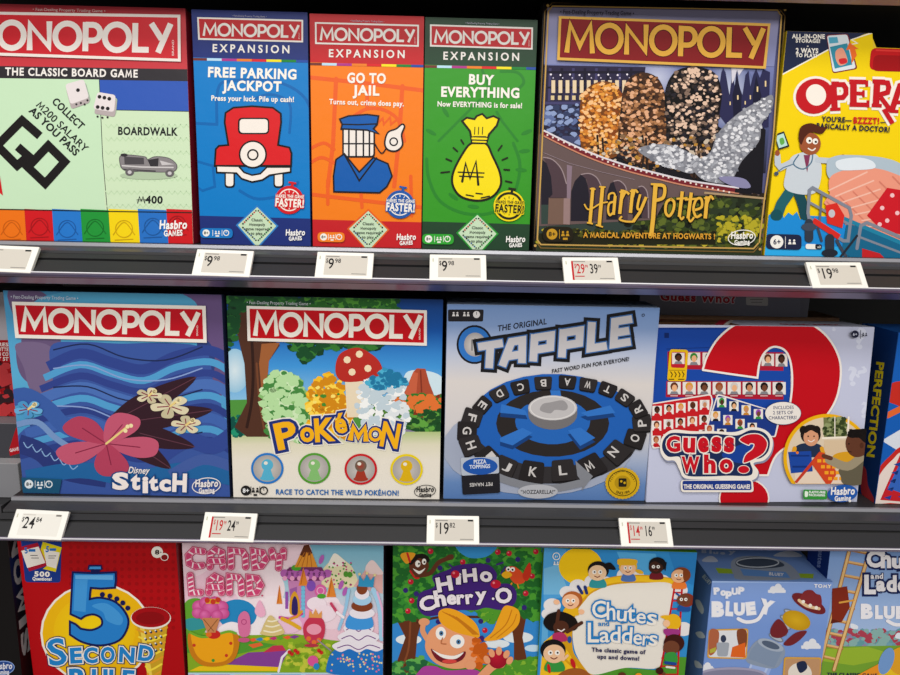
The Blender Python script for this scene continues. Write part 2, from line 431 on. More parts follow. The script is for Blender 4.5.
# ------------------------------------------------------------------ price tags
def ray_d(px, py): return (px - 450) / F_PX * CR - (py - 337.5) / F_PX * CU + CD
def tag(shelf_i, xc, w_px, rot, txt, label, off=0.0, t0=.03, glare=False):
    r, y, (C0, d, n) = SH[shelf_i]; z = r.location.z
    Pc = Vector((0, y - (C0[0] + d[0] * .5), z - (C0[1] + d[1] * .5)))
    V = Vector((0, d[0] * .55, d[1])).normalized(); U = Vector((1, 0, 0)); N = U.cross(V)   # V points up the slope
    if N.y > 0: N = -N
    Pc = Pc + N * .0085
    # point of the channel plane where the photo shows the tag's centre
    best = None
    k = None
    lo, hi = -1.5, 1.5
    def pxx(x):
        q = Vector((x, Pc.y, Pc.z)); return 450 + F_PX * q.dot(CR) / q.dot(CD)
    for _ in range(40):
        m = (lo + hi) / 2
        if pxx(m) < xc: lo = m
        else: hi = m
    ctr = Vector((lo, Pc.y, Pc.z)) - V * .0002
    W = .0648; H = .0345; a = math.radians(rot)
    u = U * math.cos(a) + V * math.sin(a); v = -U * math.sin(a) + V * math.cos(a)
    rt = empty('price_tag', ctr, 0, label, 'price tag', None)
    c = ctr
    def q(du, dv, dn): return c + u * du + v * dv + N * dn
    hexa('housing', [q(-W / 2, -H / 2, 0), q(W / 2, -H / 2, 0), q(W / 2, H / 2, 0), q(-W / 2, H / 2, 0),
                     q(-W / 2, -H / 2, -.0045), q(W / 2, -H / 2, -.0045), q(W / 2, H / 2, -.0045), q(-W / 2, H / 2, -.0045)],
         mat('tag_white_plastic', '#f1eee6', .45), rt, .0008)
    A = Art(c - u * W / 2 - v * H / 2, u, v, W, H, rt, EINK, n_out=N); A.uvmode = True; A.STEP = 2e-5
    sx, sy = W / 60, H / 31
    def X(v_): return v_ * sx
    def Y(v_): return (31 - v_) * sy
    A.part('display', None)
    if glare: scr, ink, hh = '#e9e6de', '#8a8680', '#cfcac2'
    else: scr, ink, hh = '#d3cdc3', '#252324', '#8f8b86'
    A.rect(X(9), Y(4), X(54), Y(27.5), scr)
    A.part('printed_price', None, under='display')
    def T(s_, x0, x1, yb, hgt, col, b=.02):
        if not s_: return
        n0 = len(A.cur['T']); A.text(s_, 0, 0, X(x1 - x0), 0, hgt * sy, col, b)
        for i in range(n0, len(A.cur['T'])):
            t = A.cur['T'][i].copy(); t[..., 0] += X(x0); t[..., 1] = Y(yb) - t[..., 1]; A.cur['T'][i] = t
    A.rects([(X(10), Y(5), X(24), Y(6))], hh); A.rects([(X(47), Y(4.2), X(53), Y(6.2))], ink)
    if not glare: A.rects([(X(38), Y(25.2), X(53), Y(26))], hh)
    for a_ in txt: T(*a_)
    if any(k_[5] == '#c3262c' for k_ in txt if len(k_) > 5): A.rects([(X(9), Y(5), X(11), Y(27.5))], '#c3262c'); A.rects([(X(12), Y(22.6), X(22), Y(23.6))], '#c3262c')
    A.rects([(X(3), Y(5), X(4.2), Y(9))], '#c9cbb6')
    A.finish(); return rt
K, RD = '#252324', '#c3262c'
one = lambda a, b: [('$', 10, 12.5, 13, 5, K, .01), (a, 12.5, 12.5 + 6.5 * len(a), 20, 12, K, .01), (b, 13 + 6.5 * len(a), 19.5 + 6.5 * len(a), 13, 5, K, .01)]
def two(a, b): return [('$', 12, 14, 13, 5, RD, .01), (a, 14, 23, 19.5, 11, RD, .01), ('99', 23.3, 26.5, 13, 3.6, RD, .01), (b, 28, 37, 19.5, 11, K, .01), ('99', 37.2, 40.5, 13, 3.6, K, .01)]
TG = [
 (1, 6, -1.5, one('24', '99')[:0], 'white electronic price tag cut off by the left frame edge, below the classic game'),
 (1, 223, -1, one('9', '98'), 'white price tag reading 9.98 below the blue expansion box'),
 (1, 344.5, -.5, one('9', '98'), 'white price tag reading 9.98 below the orange jail box'),
 (1, 458, .5, one('9', '98'), 'white price tag reading 9.98 below the green expansion box'),
 (1, 591.5, 1, two('29', '39'), 'white price tag with red 29 and black 39 on the upper shelf'),
 (1, 837, 1, one('19', '98'), 'white price tag reading 19.98 below the yellow hospital game box'),
 (2, 38.5, -2, one('24', '84'), 'white price tag reading 24.84, washed out by glare, below the blue game at left'),
 (2, 229, -1, two('19', '24'), 'white price tag with red 19 and black 24 on the middle shelf'),
 (2, 453, 0, one('19', '82'), 'white price tag reading 19.82 below the blue letter-wheel game'),
 (2, 646, 0, two('14', '16'), 'white price tag with red 14 and black 16 below the question mark game')]
FIT = {
 'classic': (-0.5633, 0.0024, -0.0043, 0.0488, 0.2670, 0.2674),
 'blue': (-0.2878, 0.0007, -0.0030, 0.0262, 0.1321, 0.2646),
 'red': (-0.1536, 0.0006, -0.0016, 0.0204, 0.1308, 0.2630),
 'green': (-0.0220, -0.0010, 0.0047, 0.0300, 0.1294, 0.2628),
 'hp': (0.1115, -0.0058, 0.0104, 0.0186, 0.2777, 0.2786),
 'oper': (0.3931, -0.0014, 0.0025, 0.0145, 0.4000, 0.2566),
 'stitch': (-0.5312, 0.0013, -0.0105, 0.0075, 0.2659, 0.2631),
 'poke': (-0.2613, -0.0022, 0.0082, 0.0271, 0.2664, 0.2616),
 'tapple': (0.0097, 0.0019, 0.0072, 0.0025, 0.2644, 0.2565),
 'guess': (0.2746, -0.0006, 0.0360, 0.0619, 0.2854, 0.2343),
 'perf': (0.5807, 0.0048, 0.0011, 0.0192, 0.2670, 0.2300),
 'sec5': (-0.5436, -0.0001, -0.0012, -0.0137, 0.2058, 0.2700),
 'candy': (-0.3348, 0.0000, -0.0011, 0.0272, 0.2669, 0.2670),
 'hiho': (-0.0562, -0.0000, 0.0072, 0.0426, 0.2014, 0.2670),
 'chutes': (0.1439, -0.0002, -0.0355, -0.0093, 0.2014, 0.2595),
 'popup': (0.3725, -0.0007, 0.0026, 0.0023, 0.1648, 0.2129),
 'chblu': (0.5329, 0.0000, 0.0013, 0.0387, 0.2670, 0.2670),
}
# --- repeated printed marks (all positions are read off the photo)
def hasbro(A, cx, cy, w, col='#f4f2ee', ring=None, fill=None, name='maker_logo', ang=0.0, under=None):
    A.z(); A.part(name, None, under)
    dy = math.tan(ang) * w
    if fill: A.ell(cx, cy, w * .56, w * .33, fill, rot=-6)
    if ring: A.ring(cx, cy, w * .56, w * .035, ring, ry=w * .31, rot=-6)
    A.text('Hasbro', cx - w * .46, cy + w * .05 - dy / 2, cx + w * .46, cy + w * .02 + dy / 2, w * .27, col, .035, slant=.12, jit=.06)
    A.text('GAMES' if not ring else 'Gaming', cx - w * .3, cy + w * .29 - dy / 3, cx + w * .32, cy + w * .26 + dy / 3, w * .18, col, .04)
def people(A, x, y, s, c):
    for dx in (-.5, .5):
        A.dots([(x + dx * s, y - s * .45)], s * .26, c)
        A.poly([(x + dx * s - s * .42, y + s * .45), (x + dx * s - s * .25, y - s * .12), (x + dx * s + s * .25, y - s * .12), (x + dx * s + s * .42, y + s * .45)], c)
def badge(A, x0, y0, x1, y1, bg, fg, num='8+', ink=None, clock=True, name='age_badge'):
    A.z(); A.part(name); h = y1 - y0; m = (y0 + y1) / 2
    if bg: A.rrect([(x0, y0), (x1, y0 + .4), (x1, y1 + .4), (x0, y1)], h * .45, bg)
    A.ell(x0 + h * .62, m, h * .36, c=fg); A.text(num, x0 + h * .4, m + h * .14, x0 + h * .86, m + h * .14, h * .28, ink or bg or '#222', .03)
    n = 3 if clock else 2; step = (x1 - x0 - h * .5) / n
    for i in range(1, n): A.line([(x0 + h * .35 + step * i, y0 + h * .2), (x0 + h * .35 + step * i, y1 - h * .2)], .5, fg, cap='butt')
    people(A, x0 + h * .35 + step * 1.5, m, h * .3, fg); A.rects([(x0 + h * .35 + step * 1.3, m + h * .24, x0 + h * .35 + step * 1.7, m + h * .38)], fg)
    if clock: A.ring(x0 + h * .35 + step * 2.45, m, h * .26, h * .09, fg); A.line([(x0 + h * .35 + step * 2.45, m), (x0 + h * .35 + step * 2.45, m - h * .2)], .5, fg)
def banner(A, q, red, edge, ew, bx0, by0, bx1, by1, h, col, w=.2, out=(), tag_=True):
    A.part('title_banner')
    A.poly(q, edge); c = np.mean(np.array(q, float), 0); k = []
    for p in q: k.append((p[0] - math.copysign(ew, p[0] - c[0]), p[1] - math.copysign(ew, p[1] - c[1])))
    A.poly(k, red); A.part('title_lettering', None, 'title_banner')
    A.strokes('MONOPOLY', bx0, by0, bx1, by1, h, col, w, out=out)
    if tag_: A.text('BRAND', q[1][0] - ew * 2.2, q[2][1] - ew * 2, q[1][0] - ew * 2.2, q[2][1] - h * .75, h * .07, col, .0)

# ================================================================== classic game (upper left)
A = game_box('board_game_box', FIT['classic'], 0, .052, '#a01c30', 'red topped classic property game with pale green GO corner, far left of top row', m=PRINTG)
A.part('front_print'); A.z(0, 0, 4.5)
A.rect(-300, -20, 900, 330, '#c9434c'); A.vgrad([(-300, -10), (860, 20), (860, 70), (-300, 45)], [(0, '#c4515c'), (1, '#c9434c')])
A.poly([(-300, 292), (862, 312), (862, 372), (-300, 348)], '#39353a')
A.poly([(-300, 348), (447, 358), (490, 1250), (-300, 1250)], '#c8e2c2')
A.poly([(447, 360), (860, 366), (880, 1250), (486, 1250)], '#cfe2c2')
A.poly([(447, 360), (858, 366), (862, 502), (453, 494)], '#3a62b8')
A.line([(447, 360), (462, 700), (484, 955)], 3, '#2d332f'); A.line([(453, 494), (862, 502)], 3, '#2d332f')
for i in range(16):   # herringbone ghost pattern
    x = 475 + i * 26
    for j in range(7): A.line([(x, 560 + j * 60), (x + 13, 575 + j * 60), (x + 26, 560 + j * 60)], 4, '#c3dab6', lay=A.layer + (j == 0 and i == 0))
A.layer += 1
A.text('THE CLASSIC BOARD GAME', 24, 338, 620, 348, 33, '#eee9e4', .03, sp=.08)
A.text('BOARDWALK', 530, 606, 797, 610, 34, '#26282a', .035)
A.z(0, 120, 4.5); A.text('400', 655, 374, 732, 376, 32, '#26282a', .035); A.line([(620, 374), (628, 345), (636, 366), (644, 345), (652, 374)], 4.5, '#26282a'); A.line([(616, 358), (656, 358)], 2, '#26282a'); A.line([(616, 364), (656, 364)], 2, '#26282a')
A.z(0, 0, 4.5)
for t, x, y, L in (('COLLECT', 232, 460, 180), ('M200 SALARY', 160, 462, 305), ('AS YOU PASS', 130, 502, 290)):
    a = math.radians(44); A.text(t, x, y + (12 if 'M2' in t else 0), x + L * math.cos(a), y + L * math.sin(a) + (12 if 'M2' in t else 0), 32, '#26282a', .03 if 'M2' not in t else .012)
# GO in heavy strokes, turned 45 degrees
A.part('corner_lettering')
A.line([(180, 612), (100, 542), (-12, 655), (78, 745), (128, 702), (80, 660)], 38, '#231f20', cap='butt')
A.line([(218, 655), (292, 728), (204, 826), (126, 752)], 38, '#231f20', closed=True)
A.poly([(-60, 930), (0, 790), (14, 880), (-10, 860)], '#d32229')
A.z(0, 0, 4.5); A.part('printed_dice')
for q, pips in (([(294, 380), (378, 356), (402, 440), (318, 470)], [(352, 406)]), ([(440, 414), (522, 428), (514, 505), (420, 490)], [(449, 436), (471, 440), (493, 445), (441, 482), (463, 486), (486, 489)])):
    c = np.mean(q, 0)
    A.rrect([(x + 8, y + 14) for x, y in q], 12, '#a9b8a8'); A.rrect([(x + 4, y + 22) for x, y in q], 12, '#b9aeae'); A.rrect(q, 14, '#e4dcdc'); A.dots(pips, 9, '#2a2628')
A.dots([(345, 470), (365, 464), (382, 470), (395, 452)], 5, '#3a3638'); A.dots([(440, 525), (462, 530), (485, 528)], 5, '#3a3638')
A.z(0, 120, 4.5); A.part('printed_car_token')
A.ell(670, 250, 130, 18, '#b5c7aa')
A.shape([(540, 190), (552, 158), (650, 165), (665, 178), (700, 165), (760, 172), (795, 200), (788, 228), (740, 235), (640, 232), (560, 225)], '#8f8a8c', '#5c585c', 3)
A.poly([(560, 165), (648, 170), (650, 200), (562, 200)], '#565256'); A.poly([(665, 180), (715, 172), (712, 215), (680, 212)], '#3c393d'); A.poly([(720, 182), (785, 200), (730, 204)], '#c9c5c6')
A.line([(552, 206), (640, 212), (780, 214)], 6, '#cfcbcb'); A.line([(556, 222), (700, 230)], 5, '#4b474a')
for x, y in ((585, 235), (765, 240)): A.ell(x, y, 20, 17, '#6e6a6c'); A.ell(x, y, 9, 8, '#cac6c8')
A.ell(560, 158, 16, 7, '#3c393d')
A.part('colour_strip')
cs = ['#d0222a', '#ea7c1e', '#d0222a', '#2f80cd', '#2a9a42', '#f0d416', '#3079c6', '#cf1f27']; xb = [-120, -15, 112, 236, 364, 490, 622, 750, 900]
for i, c in enumerate(cs):
    A.poly([(xb[i], 400), (xb[i + 1], 406), (xb[i + 1] + 10, 560), (xb[i] + 10, 555)], c)
dk = ['#a91b22', '#c96512', '#a81b22', '#2363a8', '#1d7a32', '#cfa90e', '#2563a5', '#a5181f']
for i, (x, y) in enumerate([(-60, 490), (55, 490), (180, 480), (305, 490), (430, 485), (560, 490), (690, 480), (800, 470)]):   # faint line patterns, plain shapes
    c = dk[i]; A.ring(x, y, 38, 4, c); A.line([(x - 48, y + 26), (x, y - 30), (x + 48, y + 26)], 4, c, smooth=True); A.line([(x - 40, y + 50), (x + 40, y + 46)], 4, c)
A.line([(-300, 396), (484, 411), (868, 417)], 4, '#1f2b22')
A.z(0, 0, 4.5)
banner(A, [(-185, 52), (814, 68), (816, 279), (-180, 246)], '#d2303b', '#efe5df', 13, -150, 222, 778, 240, 131, '#f0e8e2', .2)
A.part('fine_print', None, 'title_banner'); A.text('• Fast-Dealing Property Trading Game •', 150, 50, 478, 58, 13, '#e9cfcd', 0)
hasbro(A, 173.5, 227.5, 30)
A.finish()

# ================================================================== the three expansion boxes
STRIP = ['#7a3a30', '#bcdcee', '#b23a90', '#e8862b', '#d8262c', '#f0df20', '#1f8a3c', '#2b55a8']
def expansion(key, ox, dark, main, ghost, q, letters, exp, ys, titles, sub, band, pill, dia, hb, st, stc, sti, side, label, art):
    A = game_box('expansion_game_box', FIT[key], 0, .04, side, label, group=None, m=PRINTG)
    A.part('front_print'); A.z(ox, 0, 4.823)
    A.rect(-100, -10, 800, 1400, main); A.poly([(-100, -10), (800, -10), (800, ys + 24), (-100, ys - 4)], dark)
    art(A, ghost, 0)
    A.z(ox, 0, 4.823)
    xs = [5, 82, 153, 226, 298, 369, 441, 512, 590]
    for i, c in enumerate(STRIP):
        k = .02; A.poly([(xs[i], ys + 2 + xs[i] * k), (xs[i + 1], ys + 2 + xs[i + 1] * k), (xs[i + 1], ys + 14 + xs[i + 1] * k), (xs[i], ys + 14 + xs[i] * k)], c)
    A.z(ox, 130, 4.5); A.poly([(-60, band - 2), (700, band + 18), (700, 700), (-60, 700)], dark)
    A.z(ox, 0, 4.823); A.text('• Fast-Dealing Property Trading Game •', q[0][0] + 170, q[0][1] - 3, q[0][0] + 335, q[0][1] + 2, 8, '#b9b6c8', 0)
    banner(A, q, '#c6232d', '#eee9e3', 8, *letters, '#eee9e3', .19)
    A.part('expansion_lettering'); A.text('EXPANSION', *exp, 36, '#eee9e3', .025, sp=.25)
    A.part('game_title')
    for t, a in titles: A.text(t, *a, 45, '#f1ece4', .05, out=[])
    A.text(sub[0], *sub[1], 24, '#f1ece4', .03)
    A.part('main_picture'); art(A, ghost, 1)
    A.z(ox, 130, 4.5); A.part('board_diamond')
    x, y = dia; R_ = 92
    A.poly([(x, y - R_), (x + R_ + 4, y + 2), (x + 6, y + R_ + 8), (x - 6, y + R_ + 6), (x - R_ - 4, y - 2)], {'blue': '#3a86c9', 'red': '#e0662a', 'green': '#2f9a3a'}[key])
    A.poly([(x, y - R_ + 9), (x + R_ - 6, y + 2), (x + 4, y + R_), (x - 4, y + R_), (x - R_ + 6, y - 2)], '#c9dec0')
    for i in range(9):
        t = -.8 + i * .2
        for sx, sy, c in ((-1, -1, '#c8434a'), (1, -1, '#d9b13c' if i > 4 else '#b94a58'), (-1, 1, '#4a6a9a'), (1, 1, '#3a8a4c')):
            u = (i + .8) / 10; A.dots([(x + sx * u * (R_ - 20), y + sy * (1 - u) * (R_ - 20))], 4, c if i % 2 else '#333b36')
    for k, (t, hw) in enumerate((('Classic', 26), ('Monopoly', 36), ('game required', 52), ('to play.', 28))): A.text(t, x - hw, y - 20 + k * 20, x + hw, y - 19 + k * 20, 12, '#2c3a30', .01)
    A.part('faster_stamp'); x, y = st
    A.ring(x, y, 57, 13, stc); A.ell(x, y, 52, c=stc if key != 'green' else '#f0d918')
    if key == 'green': A.ring(x, y, 57, 11, '#28290f'); A.ring(x, y, 66, 7, '#f0d918')
    else: A.ring(x, y, 48, 5, sti)
    A.poly([(x + 6, y - 62), (x + 10, y - 74), (x - 4, y - 76), (x - 2, y - 84), (x + 32, y - 78), (x + 30, y - 70), (x + 20, y - 72), (x + 18, y - 60)], stc if key != 'green' else '#28290f')
    for i in range(12):
        a = i * PI / 6; A.line([(x + 34 * math.cos(a), y + 34 * math.sin(a)), (x + 42 * math.cos(a), y + 42 * math.sin(a))], 3, sti)
    A.text('MAKES THE GAME', x - 62, y - 10, x + 66, y - 6, 15, sti, .03, out=[(stc, .09)])
    A.text('FASTER!', x - 64, y + 26, x + 66, y + 34, 34, sti, .05, out=[(stc, .07)])
    a, b = pill
    bc = {'blue': '#1f7fc4', 'red': '#ef8a2a', 'green': '#3aa83c'}[key]
    badge(A, ox + a[0] / 4.5, 130 + a[1] / 4.5, ox + b[0] / 4.5, 130 + b[1] / 4.5, bc, '#f1efe8', '8+', ink='#333')
    hasbro(A, ox + hb[0] / 4.5, 130 + hb[1] / 4.5, 21)
    A.finish()

def art_car(A, gh, ph):
    A.z(190, 0, 4.823)
    K_, Rr, W_ = '#1c1716', '#d8232a', '#efe7df'
    if ph == 0:
        A.line([(130, 600), (135, 430), (200, 390), (420, 395), (560, 480), (600, 640)], 14, gh, smooth=True); A.line([(30, 595), (130, 600)], 14, gh)
        A.line([(40, 780), (110, 800), (120, 900), (60, 920), (30, 900)], 12, gh); A.line([(240, 920), (330, 960), (480, 930), (520, 880)], 14, gh, smooth=True); A.line([(300, 480), (390, 455), (480, 500), (480, 640)], 12, gh, smooth=True)
        return
    for wx in (192, 428):
        A.rrect([(wx - 25, 820), (wx + 25, 820), (wx + 25, 906), (wx - 25, 906)], 18, K_); A.rrect([(wx - 18, 820), (wx + 18, 820), (wx + 18, 898), (wx - 18, 898)], 14, W_)
    body = [(172, 545), (210, 520), (300, 513), (400, 520), (438, 548), (440, 590), (425, 700), (480, 712), (490, 740), (488, 800), (120, 800), (125, 720), (140, 704), (186, 700), (168, 590)]
    A.poly(body, Rr); A.line(body, 9, K_, closed=True)
    A.rrect([(232, 568), (383, 568), (383, 648), (232, 648)], 22, K_); A.rrect([(240, 575), (376, 575), (376, 641), (240, 641)], 18, W_)
    bump = [(128, 800), (235, 802), (262, 832), (300, 845), (340, 838), (372, 806), (486, 806), (486, 830), (385, 845), (350, 868), (300, 878), (250, 862), (225, 835), (130, 832)]
    A.poly(bump, W_); A.line(bump, 8, K_, closed=True)
    A.ell(304, 745, 68, 68, K_); A.ell(304, 745, 60, 60, W_); A.ring(304, 747, 24, 8, K_)
expansion('blue', 190, '#27397f', '#0d83c8', '#0a6fb4', [(35, 83), (546, 96), (546, 205), (40, 192)], (62, 173, 528, 184, 62), (107, 250, 482, 257), 277,
  [('FREE PARKING', (85, 370, 515, 382)), ('JACKPOT', (163, 435, 440, 440))], ('Press your luck. Pile up cash!', (102, 485, 503, 492)),
  385, ((48, 441), (195, 485)), (303, 430), (475, 470), (448, 315), '#d3232b', '#f1ece4', '#22356f', 'blue expansion box with a red car and the words FREE PARKING', art_car)

def art_jail(A, gh, ph):
    A.z(305, 0, 4.823)
    K_, B_, W_ = '#1b1a24', '#1564b0', '#ece4dd'
    if ph == 0:
        A.line([(10, 372), (280, 400), (600, 440)], 20, gh); A.line([(150, 380), (135, 700), (110, 900)], 20, gh); A.line([(470, 415), (455, 650), (430, 900)], 20, gh)
        A.line([(300, 440), (300, 520)], 18, gh); A.line([(235, 560), (300, 525), (380, 530), (450, 580), (480, 680)], 16, gh, smooth=True)
        A.line([(345, 600), (375, 570), (380, 600), (410, 565), (415, 600), (440, 580)], 10, gh); A.line([(20, 720), (90, 690), (140, 720)], 16, gh, smooth=True); A.line([(20, 790), (80, 760), (150, 790)], 16, gh, smooth=True)
        A.line([(10, 935), (260, 965), (560, 1000)], 18, gh); A.line([(110, 870), (110, 985)], 16, gh); A.line([(270, 930), (275, 1000)], 16, gh); A.line([(510, 850), (515, 1040)], 16, gh)
        return
    # plain stand-in: a peaked cap, a whistle on its cord and a folded blue jacket
    A.rrect([(180, 610), (338, 610), (338, 760), (180, 760)], 18, K_); A.rrect([(188, 618), (330, 618), (330, 752), (188, 752)], 14, W_)   # barred window
    for bx in (212, 247, 282, 311): A.rect(bx - 4, 618, bx + 4, 752, K_)
    A.rect(188, 690, 330, 697, K_)
    j = [(150, 770), (190, 742), (262, 830), (330, 760), (400, 790), (420, 850), (395, 900), (360, 930), (140, 925), (138, 850)]
    A.poly(j, B_); A.line(j, 8, K_, closed=True); A.line([(190, 745), (262, 872), (345, 762)], 8, K_)
    cap = [(168, 575), (210, 560), (300, 553), (355, 560), (348, 600), (330, 622), (356, 645), (300, 628), (175, 622), (180, 600)]
    A.poly(cap, B_); A.line(cap, 8, K_, closed=True); A.line([(180, 600), (260, 602), (345, 598)], 7, K_)
    A.line([(335, 690), (370, 740), (400, 700)], 6, K_, smooth=True)
    wh = [(400, 640), (440, 622), (468, 600), (480, 612), (466, 650), (470, 700), (440, 728), (400, 722), (385, 690)]
    A.shape(wh, W_, K_, 8); A.ring(428, 684, 18, 7, K_)
expansion('red', 305, '#c7282f', '#ef861f', '#e8692a', [(48, 107), (550, 120), (549, 226), (49, 213)], (72, 195, 530, 205, 62), (113, 275, 483, 280), 300,
  [('GO TO', (203, 398, 390, 402)), ('JAIL', (237, 458, 357, 460))], ('Turns out, crime does pay.', (117, 502, 477, 513)),
  402, ((58, 459), (180, 503)), (285, 447), (455, 490), (428, 335), '#2a62ab', '#f1ece4', '#9c2024', 'orange expansion box with red header and the words GO TO JAIL', art_jail)

def art_bag(A, gh, ph):
    K_, Y_ = '#1f1d10', '#f1dc12'
    if ph == 0:
        A.z(420, 0, 4.823); A.line([(300, 340), (330, 420), (300, 470)], 14, gh, smooth=True); A.line([(390, 345), (470, 350), (500, 400), (440, 450), (400, 460)], 14, gh, smooth=True)
        A.line([(90, 680), (200, 570), (290, 480)], 12, gh); A.line([(470, 680), (400, 590), (370, 540)], 12, gh)
        A.z(420, 130, 4.5)
        A.line([(30, 130), (40, 220), (90, 320), (200, 375), (330, 370), (420, 290), (450, 160), (420, 60)], 14, gh, smooth=True)
        for x, y, a in ((50, 10, .5), (115, -80, 1), (470, 95, -.1), (455, 180, .1), (150, 300, .6), (240, 345, .1), (480, 10, -.4)):
            A.ell(x, y, 26, 9, gh, rot=math.degrees(a))
        return
    A.z(420, 130, 4.5)
    b = spline([(232, 60), (190, 110), (150, 190), (148, 250), (185, 300), (260, 318), (325, 300), (362, 250), (358, 190), (325, 115), (296, 62)], True, 6)
    A.poly(b, Y_); A.line(b, 10, K_, closed=True)
    tf = [(235, 60), (225, 5), (190, -40), (210, -55), (245, -48), (255, -62), (280, -72), (300, -52), (330, -62), (355, -50), (345, -20), (310, 20), (298, 60)]
    A.poly(tf, Y_); A.line(tf, 9, K_, closed=True)
    for dx in (245, 262, 280): A.line([(dx, 20), (dx + 2, -12)], 4, K_)
    A.rrect([(230, 28), (304, 28), (304, 62), (230, 62)], 12, K_); A.line([(236, 38), (298, 40)], 9, Y_); A.line([(238, 52), (296, 54)], 7, Y_)
    A.line([(190, 232), (205, 150), (225, 218), (252, 142), (262, 246)], 11, K_); A.line([(172, 190), (288, 194)], 6, K_); A.line([(178, 208), (284, 212)], 6, K_)
    for p, q_ in (((95, 192), (132, 188)), ((118, 130), (142, 140)), ((150, 80), (168, 96)), ((185, 45), (196, 62)), ((368, 70), (352, 92)), ((393, 125), (370, 135)), ((402, 180), (378, 178)), ((412, 236), (385, 230))): A.line([p, q_], 7, K_)
    A.line([(208, 292), (240, 298)], 6, K_); A.line([(252, 285), (280, 288)], 6, K_); A.line([(275, 306), (312, 298)], 6, K_)
expansion('green', 420, '#2a4c34', '#3f9d2c', '#318a30', [(48, 118), (545, 133), (543, 240), (48, 225)], (68, 208, 528, 218, 62), (110, 287, 480, 293), 312,
  [('BUY', (233, 405, 352, 410)), ('EVERYTHING', (100, 465, 480, 472))], ('Now EVERYTHING is for sale!', (83, 513, 493, 522)),
  412, ((10, 467), (152, 513)), (258, 465), (428, 500), (400, 342), '#f0d918', '#28290f', '#1f4a2a', 'green expansion box with a yellow money bag and BUY EVERYTHING', art_bag)
# ================================================================== wizard-school edition (upper middle right)
A = game_box('board_game_box', FIT['hp'], 0, .055, '#15100f', 'dark bordered property game with castle, viaduct and gold lettering, top row')
A.part('front_print'); A.z()
A.rect(480, -30, 820, 300, '#1d1718')
A.z(530, 0, 3.4615)
IN = [(75, 24), (858, 38), (868, 60), (836, 560), (790, 832), (770, 850), (32, 845), (22, 825), (40, 500), (60, 45)]
A.poly(IN, '#5e5f86')
A.vgrad([(60, 26), (866, 40), (845, 230), (48, 222)], [(0, '#9a97b4'), (1, '#8d92ba')])
A.vgrad([(50, 222), (845, 232), (815, 600), (30, 600)], [(0, '#7f86b4'), (.5, '#5a628c'), (1, '#2a2a3a')])
A.ell(690, 330, 90, 130, '#c9cfe2', c2='#6d76a4'); A.ell(440, 270, 90, 70, '#c4c8dc', c2='#7a82ae')
A.part('castle_picture')
A.poly([(50, 226), (190, 228), (400, 232), (398, 250), (380, 470), (40, 470)], '#35304c')
for i in range(8): A.line([(70 + i * 40, 236), (66 + i * 40, 350)], 9, '#241f36' if i % 2 else '#4c4870', cap='butt')
A.rects([(60, 246, 395, 254), (60, 300, 380, 306)], '#231f33'); A.rects([(50, 352, 360, 362)], '#4d4b74')
A.rects([(74 + i * 24.5, 278, 87 + i * 24.5, 322) for i in range(11)], '#e3cfae'); A.rects([(72 + i * 24.5, 331, 84 + i * 24.5, 346) for i in range(11)], '#d9c59a')
A.dots([(72 + i * 33, 258 + 2 * (i % 2)) for i in range(10)], 3.5, '#efe9f2'); A.dots([(80 + i * 33, 270) for i in range(9)], 2.5, '#cfc9dc')
A.foliage([(50, 370), (180, 360), (230, 470), (180, 500), (45, 450)], ['#2a2d44', '#6a7aa6', '#3c4668', '#93a3c8'], 45, 13, 3)
sp = [(655, 400), (650, 330), (662, 250), (668, 236), (676, 250), (690, 330), (700, 250), (708, 300), (715, 240), (724, 300), (735, 330), (745, 260), (756, 245), (762, 300), (772, 260), (782, 238), (795, 270), (806, 240), (830, 250), (825, 440), (700, 460)]
A.poly(sp, '#34345a'); A.poly([(700, 330), (716, 262), (732, 330), (728, 420), (704, 420)], '#22223c'); A.poly([(770, 330), (782, 262), (800, 330), (796, 420), (772, 400)], '#22223c'); A.rects([(716, 330, 721, 345), (784, 300, 789, 318), (812, 280, 817, 300), (760, 330, 764, 344), (742, 350, 746, 362), (690, 352, 694, 364)], '#e8cfa0')
A.poly([(696, 232), (742, 234), (722, 262), (716, 242), (706, 276), (698, 290)], '#d5d2dc')
# plain stand-in for the portrait group: three autumn tree crowns on a dark hill
A.part('tree_picture')
A.poly([(170, 560), (190, 470), (260, 440), (330, 470), (420, 450), (470, 440), (560, 440), (640, 430), (700, 470), (780, 420), (815, 450), (800, 700), (560, 720)], '#1e1c24')
def crown(cx, cy, rx, ry, cols, n, r, sd): 
    rg = [(cx + rx * math.cos(t * PI / 8) , cy + ry * math.sin(t * PI / 8)) for t in range(16)]
    A.blob(rg, cols[0]); A.foliage([(cx + (x - cx) * 1.03, cy + (y - cy) * 1.03) for x, y in rg], cols[1:], n, r, sd)
for x_, w_ in ((243, 26), (392, 28), (563, 34)):
    A.line([(x_, 350), (x_ + 3, 450), (x_ - 2, 520), (x_ + 6, 600)], w_, '#4a3327'); A.line([(x_, 470), (x_ - 40, 400)], 12, '#4a3327'); A.line([(x_, 460), (x_ + 38, 396)], 12, '#4a3327'); A.line([(x_ - 6, 380), (x_ - 4, 560)], 5, '#8a6650')
def crown(cx, cy, rx, ry, cols, n, r, sd): 
    rg = [(cx + rx * math.cos(t * PI / 8) , cy + ry * math.sin(t * PI / 8)) for t in range(16)]
    A.blob(rg, cols[0]); A.foliage([(cx + (x - cx) * 1.03, cy + (y - cy) * 1.03) for x, y in rg], cols[1:], n, r, sd)
A.line([(242, 470), (236, 400)], 34, '#e0b79a'); A.line([(400, 480), (392, 400)], 36, '#c99a78'); A.line([(566, 480), (560, 400)], 44, '#e9c9b4')
